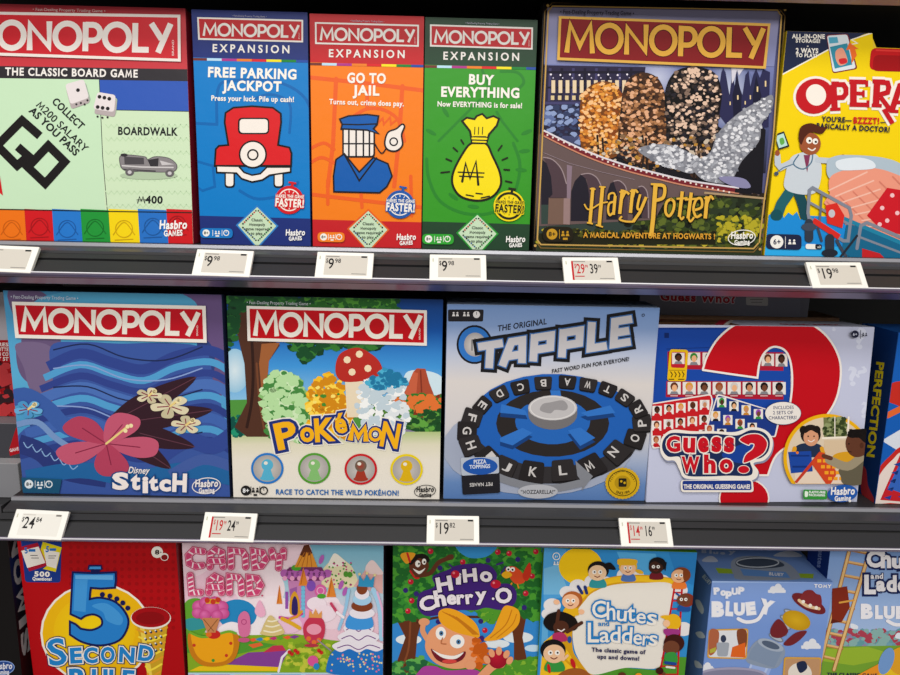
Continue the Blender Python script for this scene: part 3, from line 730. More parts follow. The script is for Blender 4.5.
for rg, cs_, n_, sd in (([(172, 420), (180, 330), (230, 286), (290, 290), (322, 340), (340, 430), (330, 520), (230, 560), (180, 520)], ['#7c4a1e', '#b9712c', '#8c4a1a', '#d08434', '#e3a24a', '#efc28e'], 150, 4),
    ([(310, 400), (330, 290), (380, 252), (440, 270), (470, 340), (480, 450), (500, 540), (400, 570), (310, 540)], ['#4a3020', '#2e1e16', '#5b3a24', '#8a5f3c', '#b5835a', '#dfae8a'], 170, 5),
    ([(470, 420), (466, 320), (500, 250), (570, 232), (640, 256), (662, 330), (650, 430), (660, 520), (560, 580), (480, 560)], ['#171314', '#0f0d0e', '#3b302c', '#2c2830', '#8a7466', '#e0c2ac'], 190, 6)):
    A.blob(rg, cs_[0]); A.foliage(rg, cs_[1:], n_, 9, sd)
for x_, y0_, y1_ in ((250, 480, 600), (232, 470, 590), (400, 480, 620), (388, 470, 600), (566, 490, 640), (580, 480, 620)): A.line([(x_, y0_), (x_ + 4, (y0_ + y1_) / 2), (x_ - 2, y1_)], 7, '#2c1f1a')
A.foliage([(180, 500), (330, 470), (470, 480), (640, 470), (640, 560), (480, 600), (230, 560)], ['#c9bba8', '#8a6e52', '#2c2830', '#b98a3c'], 45, 10, 10)
A.part('cloud_picture')   # pale drifting mist bands
for rg, n_ in (([(372, 520), (430, 500), (500, 506), (570, 540), (600, 560), (560, 600), (500, 585), (440, 565)], 70), ([(560, 570), (620, 530), (650, 460), (720, 392), (800, 345), (836, 330), (836, 372), (800, 430), (790, 490), (730, 560), (690, 630), (620, 630), (580, 610)], 170)):
    A.blob(rg, '#8f9098'); A.foliage(rg, ['#b4b5bc', '#7c7e88', '#cfd0d5', '#a2a4ac', '#e0e0e4'], n_, 9, 55)
# viaduct and train
A.z(530, 120, 3.4615); A.part('viaduct_picture')
A.poly([(20, 60), (46, 40), (200, 110), (350, 175), (520, 218), (700, 240), (812, 262), (800, 470), (20, 470)], '#6c5a58')
A.poly([(24, 300), (420, 300), (600, 255), (800, 262), (798, 470), (20, 470)], '#34402a')
A.poly([(24, 290), (380, 300), (340, 410), (20, 400)], '#3c4a44')
A.foliage([(370, 260), (520, 250), (640, 262), (800, 290), (796, 440), (330, 440), (330, 330)], ['#28301f', '#1b2116', '#4c5a2c', '#39471f', '#66722f'], 120, 15, 11)
A.foliage([(650, 330), (800, 340), (796, 400), (650, 400)], ['#8f8a22', '#b7ac30'], 50, 12, 12)
A.foliage([(24, 375), (330, 385), (700, 400), (700, 436), (24, 432)], ['#565e20', '#8b8a26', '#36401c', '#c0b23a'], 90, 12, 13)
A.poly([(24, 50), (200, 118), (350, 184), (500, 222), (660, 240), (660, 262), (560, 262), (470, 270), (430, 345), (24, 368)], '#6f5d5c')
A.poly([(30, 392), (640, 396), (640, 432), (30, 430)], '#2a2a16'); A.foliage([(150, 380), (640, 388), (640, 400), (150, 400)], ['#3a3a1a', '#5a5a20', '#24240f'], 40, 9, 57)
A.z(530, 150, 6.754)
for hole, soff in (([(72, 60), (110, 90), (140, 180), (150, 300), (128, 330), (122, 490), (74, 500)], [(85, 50), (150, 66), (210, 130), (244, 230), (246, 322), (130, 322), (150, 300), (140, 180), (110, 90)]),
                   ([(272, 480), (276, 280), (300, 210), (340, 168), (372, 190), (392, 260), (398, 340), (398, 480)], [(340, 166), (400, 160), (450, 190), (480, 250), (482, 480), (400, 480), (396, 300), (380, 200)]),
                   ([(512, 470), (514, 300), (540, 225), (562, 215), (584, 260), (590, 340), (590, 470)], [(560, 212), (600, 208), (640, 245), (656, 310), (656, 470), (592, 470), (588, 300)]),
                   ([(690, 460), (692, 320), (712, 262), (734, 262), (750, 320), (752, 460)], [(728, 250), (760, 248), (790, 300), (796, 460), (754, 460), (750, 320)])):
    A.poly(hole, '#2a2632'); ys_ = max(y for x, y in hole); A.poly([(hole[-1][0], ys_ - 130), (hole[-2][0], ys_ - 130), (hole[-2][0], ys_), (hole[-1][0], ys_)], '#3d4e48')
    A.poly(soff, '#57454c'); A.line(soff[:4], 7, '#a08f92', cap='butt', smooth=True)
A.poly([(124, 322), (264, 326), (262, 504), (118, 500)], '#7d6458'); A.poly([(225, 322), (268, 320), (266, 504), (222, 500)], '#9b8280'); A.line([(130, 324), (262, 324)], 4, '#4c3c3c'); A.poly([(246, 100), (282, 110), (270, 330), (246, 324)], '#8f7c88')
A.line([(90, 20), (260, 90), (480, 150), (700, 200)], 4, '#94838a'); A.z(530, 120, 3.4615)
for k in range(7): A.poly([(610 + k * 30, 268), (612 + k * 30, 258), (622 + k * 30, 252), (634 + k * 30, 258), (634 + k * 30, 270)], '#33281f')
A.line([(600, 252), (812, 272)], 7, '#b09878', cap='butt')
tr = [(46, 46), (130, 88), (220, 128), (330, 166), (430, 192), (540, 218), (660, 236), (720, 244)]
A.line(tr, 17, '#7c2733', cap='butt', smooth=True); A.line([(x, y - 9) for x, y in tr], 6, '#dcd7dc', cap='butt', smooth=True); A.line([(x, y + 10) for x, y in tr], 5, '#c98b70', cap='butt', smooth=True)
A.rects([(56 + i * 19, 50 + i * 8.4 if i < 12 else 50 + 12 * 8.4 + (i - 12) * 4.6, 62 + i * 19, 56 + i * 8.4 if i < 12 else 56 + 12 * 8.4 + (i - 12) * 4.6) for i in range(34)], '#e7d9cf')
A.line([(706, 244), (764, 252)], 14, '#1f1d24', cap='butt'); A.blob([(650, 200), (690, 196), (740, 205), (760, 232), (730, 236), (680, 222)], '#8f8cae')
# gold frame
A.z(530, 0, 3.4615); A.part('gold_frame')
A.line([(78, 23), (852, 37), (858, 50), (868, 56)], 3, '#bfa274', cap='butt')
for o, c, wd in ((0, '#c7a45e', 5), (12, '#8c6f3c', 3)):
    A.line([(62 - o, 42), (50 - o, 300), (36 - o, 600), (24 - o, 828)], wd, c); A.line([(866 + o, 58), (838 + o, 480), (806 + o, 700), (790 + o, 838)], wd, c)
    A.line([(24, 830 + o), (36, 846 + o), (770, 860 + o), (786, 842 + o)], wd, c)
    A.line([(62 - o, 42), (76, 24 - o), (852, 38 - o), (866 + o, 58)], wd - 1, c)
A.dots([(60, 22), (878, 36), (17, 850), (792, 862)], 5, '#c7a45e')
A.part('fine_print'); A.text('• Fast-Dealing Property Trading Game •', 102, 50, 358, 56, 14, '#33303c', .01)
banner(A, [(98, 58), (828, 84), (812, 240), (92, 210)], '#8b2528', '#dcb158', 9, 118, 184, 808, 206, 105, '#dfae4c', .17, out=[('#5a1518', .06)], tag_=False)
A.part('banner_shine', None, 'title_banner')
# tall thin gilded lettering
A.z(530, 150, 6.754); A.part('game_title')
G1, G0 = '#e3b548', '#2b1d12'
def gl(L, w_):
    for col, e, dx in ((G0, 8, 3), (G1, 0, 0)):
        for i, l in enumerate(L):
            A.line([(x + dx, y + dx) for x, y in (spline(l[1], False, 5) if l[0] else l[1])], (l[2] if len(l) > 2 else w_) + e, col, cap='butt')
gl([(0, [(420, 255), (400, 495)], 22), (0, [(400, 262), (438, 266)], 10), (0, [(380, 490), (420, 498)], 10), (0, [(485, 248), (462, 515)], 24), (0, [(462, 248), (505, 252)], 10), (0, [(440, 505), (488, 520)], 10), (1, [(362, 365), (385, 400), (420, 392), (470, 362), (520, 352)], 10),
    (1, [(525, 335), (530, 300), (560, 292), (572, 320)], 12), (0, [(570, 310), (558, 438)], 20), (1, [(562, 350), (530, 362), (522, 410), (535, 440), (562, 415)], 14),
    (0, [(618, 268), (600, 432)], 22), (0, [(598, 285), (640, 275)], 10), (1, [(615, 330), (640, 285), (664, 300)], 16), (0, [(688, 265), (672, 425)], 22), (0, [(668, 280), (702, 272)], 10), (1, [(688, 320), (704, 272), (722, 290)], 14),
    (1, [(738, 300), (725, 350), (720, 395), (745, 405)], 16), (0, [(778, 318), (735, 420), (690, 485)], 20), (1, [(692, 484), (640, 482), (600, 468), (615, 448)], 13)], 14)
A.z(650, 150, 6.138)
gl([(0, [(28, 205), (12, 420), (0, 530)], 26), (0, [(-2, 210), (45, 212)], 12), (1, [(30, 215), (80, 225), (75, 290), (30, 310)], 20),
    (1, [(128, 300), (95, 320), (88, 380), (110, 405), (135, 370), (140, 320), (118, 300)], 16), (0, [(190, 255), (172, 410)], 20), (0, [(155, 300), (222, 296)], 12), (1, [(172, 400), (186, 425), (200, 408)], 12),
    (0, [(245, 262), (225, 420)], 20), (0, [(205, 305), (275, 300)], 12), (1, [(225, 410), (240, 438), (262, 412)], 12),
    (1, [(262, 370), (308, 350), (305, 300), (275, 305), (258, 360), (275, 410), (308, 395)], 15), (0, [(342, 285), (330, 420)], 22), (0, [(322, 298), (352, 290)], 10), (1, [(342, 330), (362, 285), (380, 305)], 14)], 14)
A.part('tagline'); A.z(530, 120, 3.4615)
A.text('A MAGICAL ADVENTURE AT HOGWARTS !', 182, 406, 636, 412, 18, '#dba33c', .03)
badge(A, 542, 226.5, 572.5, 241.5, '#2a2416', '#c79a2c', '8+', clock=False)
hasbro(A, 740, 237.5, 24, '#f2efe8', ring='#f2efe8')
A.finish()

# ================================================================== yellow hospital game with carry handle
A = game_box('board_game_box', FIT['oper'], 0, .07, '#e6c50c', 'bright yellow hospital game with red moulded handle, far right of the top row', outline=[(0, 0), (1, 0), (1, 1), (.78, 1), (.755, .925), (.27, .93), (.245, 1), (0, 1)])
A.part('front_print'); A.z(760, 20, 4.8214)
A.poly([(-50, -20), (536, -20), (546, 132), (1500, 170), (1500, -20), (2400, -20), (2400, 1400), (-50, 1400)], '#f2d40c')
A.poly([(0, 40), (540, 58), (500, 70), (440, 95), (350, 130), (108, 262), (100, 262)], '#2a3352'); A.line([(108, 262), (350, 132), (470, 112), (440, 95), (540, 62)], 6, '#f4efe2', cap='butt')
A.part('corner_text')
for t, x0, x1, y, h in (('ALL-IN-ONE', 155, 312, 88, 20), ('STORAGE!', 172, 290, 108, 16), ('+', 224, 234, 130, 9), ('2 WAYS', 172, 280, 158, 22), ('TO PLAY!', 172, 274, 178, 16)): A.text(t, x0, y, x1, y + 2, h, '#f4efe6', .05)
A.part('tablet_picture')
A.rrect([(318, 72), (424, 66), (470, 236), (350, 258)], 14, '#8b2e34'); A.rrect([(322, 76), (420, 70), (462, 232), (352, 252)], 12, '#dfe6ea')
A.poly([(330, 84), (372, 82), (378, 110), (334, 114)], '#5fb0c9'); A.poly([(336, 130), (420, 112), (445, 215), (360, 235)], '#3f98ae'); A.blob([(365, 150), (395, 135), (415, 170), (420, 205), (385, 220), (365, 190)], '#e8a58c'); A.blob([(380, 190), (412, 185), (418, 206), (388, 212)], '#d8343a')
A.poly([(440, 212), (466, 170), (458, 140), (474, 140), (430, 108), (414, 146), (432, 142), (440, 180)], '#ee7a34')
A.part('red_handle', 'red plastic carry handle at the top edge')
A.rrect([(535, 134), (1500, 172), (1500, 300), (525, 240)], 30, '#c81f24'); A.rrect([(548, 168), (1500, 200), (1500, 270), (540, 246)], 28, '#a8161c'); A.line([(560, 146), (1500, 182)], 8, '#e4453f')
# title: red slab lettering with pale outline
A.part('game_title')
def slab(L, e, col):
    for k in L: A.line(k[0], k[1] + e, col, cap='butt')
OP = [([(352, 312), (358, 428)], 30), ([(342, 305), (378, 305)], 16), ([(336, 432), (386, 430)], 16), ([(358, 312), (400, 312), (412, 330), (412, 356), (398, 374), (360, 376)], 24),
      ([(448, 300), (448, 408)], 32), ([(428, 298), (508, 300)], 22), ([(430, 408), (516, 410)], 22), ([(450, 354), (494, 356)], 18), ([(512, 292), (512, 322)], 14), ([(518, 388), (518, 422)], 14), ([(496, 340), (496, 372)], 12),
      ([(562, 298), (556, 410)], 32), ([(540, 296), (600, 298)], 20), ([(536, 412), (584, 414)], 18), ([(566, 300), (612, 304), (618, 326), (612, 350), (570, 362)], 24), ([(578, 372), (622, 430), (600, 440), (636, 500)], 22),
      ([(634, 432), (672, 318), (700, 310), (740, 440)], 28), ([(650, 398), (720, 398)], 18), ([(620, 440), (664, 442)], 16),
      ([(770, 330), (775, 450)], 30), ([(745, 325), (850, 330)], 22), ([(860, 330), (862, 450)], 30), ([(1010, 330), (1005, 460)], 30), ([(1060, 460), (1062, 340), (1150, 460), (1155, 345)], 24)]
for e, col in ((26, '#f4ece2'), (0, '#c7202a')):
    if e: A.ell(262, 368, 104, 96, '#f4ece2', rot=-20)
    else: A.ell(262, 368, 92, 84, col, rot=-20); A.ell(268, 362, 48, 52, '#f4ece2', rot=-20)
    slab(OP, e, col)
    if e: A.ell(932, 395, 70, 74, '#f4ece2')
    else: A.ell(932, 395, 60, 64, col); A.ell(934, 392, 32, 38, '#f4ece2')
A.part('tagline')
A.text("YOU'RE—", 296, 490, 438, 496, 24, '#2a2c44', .06); A.text('BZZZT!', 446, 498, 572, 502, 28, '#d0222a', .06); A.text('—', 578, 502, 602, 502, 20, '#2a2c44', .05)
A.text('BASICALLY A DOCTOR!', 268, 522, 622, 542, 24, '#2a2c44', .06)
# floor, doctor in a coat, empty bed
A.z(760, 140, 3.971); A.part('floor_picture')
A.poly([(0, 298), (40, 296), (60, 300), (80, 270), (92, 310), (110, 288), (128, 300), (144, 284), (158, 318), (180, 300), (600, 320), (1500, 340), (1500, 520), (0, 520)], '#2493d8')
A.poly([(0, 420), (900, 430), (1500, 440), (1500, 560), (0, 560)], '#37b0e8')
A.part('doctor_picture', 'cartoon doctor in a white coat holding a picture tablet')
A.line([(120, 200), (82, 255), (66, 300)], 42, '#2b6a72'); A.line([(150, 210), (168, 260), (176, 300)], 40, '#1f525c'); A.ell(62, 298, 24, 22, '#1e5a62', rot=-30)
A.blob([(130, 62), (180, 48), (222, 60), (240, 100), (238, 160), (215, 210), (150, 215), (95, 190), (100, 130), (110, 90)], '#ccd3da')
A.line([(120, 90), (80, 110), (68, 95), (66, 60)], 24, '#c3cbd4'); A.line([(225, 80), (290, 84), (320, 70)], 22, '#c3cbd4'); A.ell(66, 52, 10, 12, '#a35a3a'); A.ell(326, 66, 10, 8, '#a35a3a')
A.poly([(170, 60), (196, 60), (184, 130), (176, 90)], '#8c3f62')
A.line([(150, 60), (130, 96), (168, 116), (200, 90), (206, 56)], 5, '#5f7f96', smooth=True); A.line([(62, 130), (90, 110), (130, 96)], 4, '#5f7f96'); A.ell(62, 134, 9, 8, '#4c5c70')
A.ell(196, 16, 42, 44, '#a65f3c'); A.blob([(150, -10), (160, -52), (200, -66), (240, -50), (262, -52), (250, -30), (236, -24), (200, -30), (175, -10), (160, 20)], '#5c2c1c')
A.ell(192, 2, 12, 13, '#f4efe6'); A.ell(216, 6, 11, 12, '#f4efe6'); A.dots([(194, 4), (218, 8)], 5, '#2a1c18'); A.line([(188, 34), (204, 42), (216, 34)], 5, '#f0e8e0', smooth=True)
A.poly([(52, -20), (92, -34), (114, 26), (70, 40)], '#22303c'); A.poly([(58, -14), (90, -26), (106, 22), (72, 33)], '#bfe0d8'); A.blob([(74, -2), (88, -8), (94, 12), (80, 20)], '#6cb35a')
A.part('hospital_bed_picture', 'hospital bed with grey rails and a spotted red blanket')
A.blob([(262, 90), (290, 66), (350, 60), (480, 70), (560, 100), (580, 160), (420, 180), (280, 160)], '#b4c3ce')
A.poly([(250, 250), (300, 170), (400, 130), (520, 140), (760, 240), (900, 420), (420, 420)], '#e8a08c')
A.blob([(270, 160), (330, 120), (420, 110), (520, 130), (640, 200), (600, 330), (420, 340), (300, 270)], '#ea9f88')
for k in range(7): A.line([(262 + k * 52, 246 - k * 20), (420 + k * 62, 400 - k * 10)], 6, '#d98874'); A.line([(270 + k * 26, 200 + k * 24), (420 + k * 26, 128 + k * 34)], 6, '#f0c0ae')
A.blob([(300, 84), (380, 70), (440, 84), (450, 112), (380, 120), (310, 118)], '#dfe6ec')
A.poly([(420, 300), (500, 190), (560, 200), (800, 330), (800, 420), (480, 360)], '#cf2230')
A.dots([(480, 270), (500, 320), (520, 220), (540, 290), (470, 335), (590, 260), (620, 330), (700, 320)], 9, '#f0c4c8')
A.poly([(340, 330), (560, 400), (900, 480), (900, 560), (420, 520), (320, 440)], '#1f6f92'); A.line([(300, 300), (560, 410), (900, 520)], 16, '#2a89a8')
gr = '#8a8f9c'
A.line([(192, 200), (205, 190), (350, 270), (358, 300), (345, 400), (325, 400), (190, 310), (186, 290)], 13, gr, closed=True); A.line([(196, 250), (350, 335)], 10, gr); A.line([(240, 220), (232, 335)], 9, '#6f7482')
A.line([(395, 340), (420, 328), (700, 450), (700, 520)], 13, gr); A.line([(395, 340), (380, 430)], 13, gr); A.line([(390, 385), (640, 480)], 9, gr)
A.poly([(255, 260), (300, 250), (330, 300), (322, 350), (262, 330)], '#d9352c'); A.ell(280, 292, 13, 16, '#c8c6cc'); A.line([(206, 318), (310, 385)], 22, '#d9352c', cap='butt')
A.line([(190, 330), (190, 390)], 34, '#3c4452'); A.line([(272, 390), (272, 460)], 36, '#39404c'); A.line([(225, 350), (240, 400)], 10, '#4a5160'); A.line([(300, 400), (340, 470)], 12, '#4a5160'); A.line([(380, 380), (310, 470)], 9, '#2e3440'); A.ell(190, 345, 30, 16, '#4c5464'); A.ell(272, 448, 32, 16, '#2c323e')
A.poly([(400, 430), (470, 450), (520, 500), (400, 480)], '#c62b30')
A.part('age_badge'); A.rrect([(20, 372), (160, 376), (160, 436), (20, 432)], 18, '#28304f'); A.ell(62, 404, 26, 26, '#f2efe8'); A.text('6+', 48, 414, 78, 414, 20, '#28304f', .03); A.line([(96, 384), (96, 428)], 2, '#f2efe8'); people(A, 122, 406, 17, '#f2efe8')
A.part('battery_mark'); A.rrect([(176, 412), (240, 414), (240, 434), (176, 432)], 8, '#f2efe8'); A.rrect([(214, 413), (240, 414), (240, 434), (214, 433)], 6, '#2a2c38'); A.text('x2', 222, 428, 236, 428, 8, '#f2efe8', .02)
A.finish()
# ================================================================== blue game with a curling wave (middle left)
A = game_box('board_game_box', FIT['stitch'], 1, .052, '#2b3558', 'blue and purple property game box, leftmost in the middle row beside the shade tree game', m=PRINTG)
A.part('front_print'); A.z(0, 280, 3.75)
A.rect(-40, 0, 1000, 900, '#55a2c8'); A.vgrad([(-20, 20), (900, 40), (900, 860), (60, 860)], [(0, '#4d93bd'), (.4, '#62aed2'), (1, '#2f7ab0')])
A.blob([(30, 40), (180, 60), (230, 240), (225, 400), (170, 420), (80, 360), (60, 260), (80, 220)], '#6f5d80'); A.blob([(60, 240), (190, 250), (215, 380), (230, 500), (120, 420), (90, 330)], '#7d6c8c')
A.blob([(680, 60), (840, 40), (850, 240), (845, 410), (790, 440), (770, 330), (740, 240)], '#6f5a85'); A.blob([(740, 230), (790, 240), (806, 320), (780, 400), (750, 380)], '#3a4b86')
A.blob([(170, 60), (500, 20), (700, 60), (690, 120), (180, 120)], '#5aa5c8')
A.part('wave_picture')     # plain stand-in: rolling waves with tropical flowers
def band(pts, w_, c): A.line(pts, w_, c, cap='butt', smooth=True)
A.blob([(190, 250), (300, 232), (450, 238), (640, 236), (770, 262), (800, 380), (830, 470), (860, 900), (100, 900), (60, 640), (90, 560), (180, 520), (200, 400)], '#4460a4')
for i, c in enumerate(['#3a4e94', '#5aa2d0', '#3a4c92', '#5478ba', '#5aa2d0', '#36488c', '#4a6db2', '#58a0ce', '#36498e']):
    y = 265 + i * 42; band([(180 - i * 14, y + 60), (300, y + 10), (420, y + 44), (540, y + 70), (660, y + 20), (790, y), (880, y + 50)], 26 if i % 3 else 38, c)
for i in range(5): band([(200, 262 + i * 70), (330, 240 + i * 80), (470, 290 + i * 80), (620, 300 + i * 74), (760, 250 + i * 80)], 5, '#8fa6d4' if i % 2 else '#28335c')
A.z(0, 390, 3.75)
band([(-10, 60), (90, 20), (180, 70), (240, 130), (330, 170)], 60, '#4466aa'); band([(70, 200), (150, 230), (240, 300), (400, 330)], 70, '#33417f'); band([(600, 250), (700, 190), (800, 210), (880, 160)], 60, '#3c5299')
band([(100, 330), (300, 300), (500, 330), (700, 300), (880, 330)], 60, '#2a6ca4'); band([(640, 320), (760, 260), (880, 290)], 40, '#4d66a6'); band([(60, 130), (140, 120), (210, 180), (300, 240)], 22, '#7d9ac6')
for i in range(6): A.line([(90 + i * 34, 196 + i * 16), (104 + i * 34, 216 + i * 16), (122 + i * 34, 204 + i * 16)], 4, '#8fb0d6', smooth=True)
A.part('flower_picture')
def leaf(x, y, L, w_, rot, c, vein):
    a = math.radians(rot); P = [(0, 0), (L * .3, -w_), (L * .7, -w_ * .8), (L, 0), (L * .7, w_ * .8), (L * .3, w_)]
    P = [(x + u * math.cos(a) - v * math.sin(a), y + u * math.sin(a) + v * math.cos(a)) for u, v in P]
    A.blob(P, c); A.line([P[0], P[3]], 3, vein)
for r_, L in ((-8, 400), (-28, 380), (14, 340), (34, 290)): leaf(400, 130, L, 42, r_, '#3e2530', '#6a4250')
def hib(x, y, s, c, e, k):
    for i in range(5):
        a = math.radians(k + 72 * i); A.blob([(x, y), (x + s * math.cos(a - .5) * .8, y + s * .62 * math.sin(a - .5) * .8), (x + s * math.cos(a - .25) * 1.2, y + s * .62 * math.sin(a - .25) * 1.2), (x + s * math.cos(a + .2) * 1.22, y + s * .62 * math.sin(a + .2) * 1.22), (x + s * math.cos(a + .5) * .8, y + s * .62 * math.sin(a + .5) * .8)], c if i % 2 else e)
        A.line([(x, y), (x + s * .8 * math.cos(a), y + s * .5 * math.sin(a))], 4, '#8c2e4c')
    A.line([(x, y), (x + s * .5, y - s * .4)], 8, '#e6cf8a'); A.dots([(x + s * .5, y - s * .4), (x + s * .45, y - s * .3), (x + s * .58, y - s * .42)], 8, '#efe0b0')
hib(400, 200, 160, '#b64a66', '#c4607a', 10); hib(640, 60, 60, '#c9c0a0', '#dcd3b4', 30); hib(560, 20, 40, '#c9c0a0', '#dcd3b4', 0); hib(700, 130, 46, '#c9c0a0', '#dcd3b4', 50); hib(110, 70, 44, '#559bca', '#6fb0d8', 20)
A.poly([(75, 325), (235, 332), (225, 385), (80, 382)], '#245c7c')
badge(A, 22.5, 477.5, 57, 489.5, None, '#dfe6ea', '8+', ink='#333')
A.part('game_title'); A.z(0, 390, 3.75)
for t, x0, y0, x1, y1, h in (('Disney', 482, 308, 560, 312, 24),): A.text(t, x0, y0, x1, y1, h, '#ece4e0', .02, slant=.2, jit=.05)
LT = [('S', 455, 372, 62, 66, 0), ('t', 510, 372, 36, 60, 3), ('i', 548, 384, 22, 62, 0), ('t', 580, 376, 34, 56, -3), ('c', 622, 378, 44, 46, 0), ('H', 675, 380, 54, 70, 2)]
A.letters(LT, '#f0e6e2', .05, out=[('#24508a', .05)])
A.rects([(655, 338, 698, 352)], '#f0e6e2')
hasbro(A, 207, 485, 25, '#eee7e4', ring='#eee7e4')
A.z(0, 280, 3.75); A.part('fine_print'); A.text('• Fast-Dealing Property Trading Game •', 44, 68, 298, 74, 13, '#c9cfda', .0)
banner(A, [(49, 80), (774, 96), (778, 234), (62, 216)], '#c3182a', '#ebe4dc', 13, 84, 192, 752, 209, 88, '#eee8dd', .21)
A.finish()

# ================================================================== landscape edition with four tokens
A = game_box('board_game_box', FIT['poke'], 1, .052, '#14203a', 'property game with large shade tree and four ringed tokens, left of the letter wheel', m=PRINTG)
A.part('front_print'); A.z(225, 290, 4.0909)
A.vgrad([(-10, 0), (910, 20), (900, 520), (20, 520)], [(0, '#16407c'), (.3, '#1c5fae'), (.6, '#4a9bd8'), (1, '#a8d3e8')])
A.part('landscape_picture')
A.ell(40, 330, 60, 90, '#d6e4ea', c2='#9cc6de'); A.blob([(740, 340), (820, 330), (890, 360), (890, 440), (740, 430)], '#cfe2ea')
A.poly([(720, 452), (770, 335), (785, 320), (820, 322), (836, 380), (865, 455)], '#b0553a'); A.poly([(720, 452), (770, 335), (790, 340), (780, 452)], '#c9694a'); A.line([(800, 330), (806, 452)], 6, '#8a3c2a')
A.z(225, 395, 4.0909)
A.poly([(20, 20), (900, 0), (890, 200), (30, 190)], '#5a9a48'); A.poly([(600, 60), (890, 40), (890, 190), (640, 180)], '#5f8c3e')
A.foliage([(700, 10), (895, 0), (890, 90), (720, 70)], ['#c2582e', '#8a3a22', '#3f7f34', '#e07b3c'], 50, 22, 3); A.foliage([(700, 60), (890, 60), (888, 190), (640, 150)], ['#2f6a34', '#6aa84a', '#24552c'], 50, 18, 4)
A.blob([(620, 150), (700, 135), (780, 150), (880, 190), (800, 200), (640, 190)], '#8d84a0')
A.vgrad([(10, 150), (900, 150), (890, 440), (25, 440)], [(0, '#b4c48a'), (.18, '#ddd8c0'), (.4, '#e6dfd2'), (1, '#e9e3d9')])
A.foliage([(20, 90), (180, 80), (190, 130), (30, 180)], ['#1d7a6a', '#2a9a78', '#12584e'], 40, 20, 5)
A.z(225, 290, 4.0909); A.part('tree_picture')
A.poly([(60, 40), (160, 60), (190, 200), (225, 225), (180, 290), (170, 400), (200, 560), (240, 600), (90, 600), (40, 560), (90, 460), (80, 300), (50, 180), (20, 170), (18, 150), (55, 160)], '#5b3a2c')
A.poly([(150, 220), (225, 215), (180, 290), (172, 400), (205, 560), (225, 590), (180, 580), (150, 420), (140, 300)], '#a4683e'); A.line([(100, 60), (115, 300), (110, 450), (90, 560)], 12, '#3b241e', smooth=True); A.line([(130, 300), (140, 440), (160, 570)], 8, '#7b4d34', smooth=True)
A.foliage([(10, 10), (700, 20), (720, 120), (640, 235), (560, 240), (420, 240), (330, 290), (260, 230), (150, 80), (60, 80), (40, 200), (10, 260)], ['#1d4a2e', '#173a26', '#2f6a36', '#3f7f3a', '#215532'], 260, 26, 6)
A.foliage([(330, 20), (700, 30), (700, 70), (340, 70)], ['#5a9a3e', '#2f6a2e'], 60, 16, 7)
A.part('meadow_picture')   # plain stand-in: bushes, flowers and a mushroom, no creatures
A.foliage([(150, 420), (180, 350), (250, 330), (320, 380), (340, 470), (330, 620), (180, 600), (160, 500)], ['#a9cf94', '#8fbf7a', '#cfe6bd', '#4f8f4a', '#b9dca6'], 110, 22, 8)
A.foliage([(335, 480), (350, 380), (420, 340), (480, 380), (500, 470), (530, 600), (420, 610), (350, 600)], ['#e3a71e', '#f2c230', '#f8d75a', '#d3901a'], 110, 20, 9); A.foliage([(335, 480), (350, 380), (420, 340), (480, 380), (500, 470), (530, 600), (420, 610), (350, 600)], ['#f6e07a', '#4f8f3a'], 14, 12, 29)
A.poly([(490, 350), (560, 350), (580, 470), (600, 520), (500, 520)], '#e6d7bd')
A.blob([(452, 330), (470, 262), (540, 235), (600, 262), (636, 300), (640, 350), (560, 372), (480, 372)], '#b9352c'); A.dots([(500, 285), (550, 262), (585, 320), (520, 335)], 15, '#ecd9b8')
A.foliage([(540, 400), (600, 360), (720, 400), (740, 470), (760, 560), (700, 600), (560, 600), (540, 500)], ['#dfe3e6', '#f0f1f0', '#c4d2da'], 80, 22, 10)
A.foliage([(580, 370), (650, 325), (730, 350), (745, 390), (640, 410), (590, 400)], ['#3c9ac0', '#57b4d2', '#2a7ea6'], 60, 16, 11)
A.part('game_title'); A.z(225, 395, 4.0909)
PK = [('P', 262, 218, 88, 112, -12), ('o', 340, 192, 58, 62, -6), ('K', 412, 190, 84, 98, -4), ('é', 480, 156, 48, 84, -10), ('M', 545, 188, 88, 74, 4), ('O', 612, 190, 56, 60, 6), ('N', 668, 214, 74, 104, 10)]
PM = [k for k in PK if k[0] == 'M']; PK = [k for k in PK if k[0] != 'M']
A.letters(PM, '#f0b51c', .055, out=[('#e9e4da', .10), ('#27397e', .07)])
A.letters(PK, '#f0b51c', .035, out=[('#e9e4da', .115), ('#27397e', .08)]); A.letters(PM, '#f0b51c', .055)
A.dots([(690, 226)], 4, '#27397e')
A.part('token_row')
for cx, cy, c, k in ((174, 299, '#2f7fc8', '#5fb4d0'), (366, 299, '#5da03a', '#8cc07a'), (556, 302, '#c9202c', '#a8402e'), (743, 303, '#e8cf1a', '#dcb51a')):
    A.ell(cx, cy, 63, 60, '#cfc9c4', c2='#a9a4a0'); A.ring(cx, cy, 62, 9, c, ry=59)
    A.poly([(cx - 26, cy + 40), (cx - 14, cy + 5), (cx + 14, cy + 5), (cx + 26, cy + 40)], k); A.ell(cx, cy + 40, 30, 10, k); A.ell(cx, cy - 14, 24, 24, k, c2='#6d685a' if k == '#a8402e' else k); A.ell(cx - 6, cy - 22, 8, 7, '#e6e2d6')
A.part('tagline'); A.text('RACE TO CATCH THE WILD POKÉMON!', 208, 404, 712, 409, 20, '#2a6fae', .03)
badge(A, 237.5, 483, 271, 497, None, '#2a2828', '8+', ink='#eee')
hasbro(A, 425, 490.5, 19, '#2a2828', ring='#2a2828')
A.z(225, 290, 4.0909); A.part('fine_print'); A.text('• Fast-Dealing Property Trading Game •', 90, 56, 352, 62, 13, '#c6ccd0', .0)
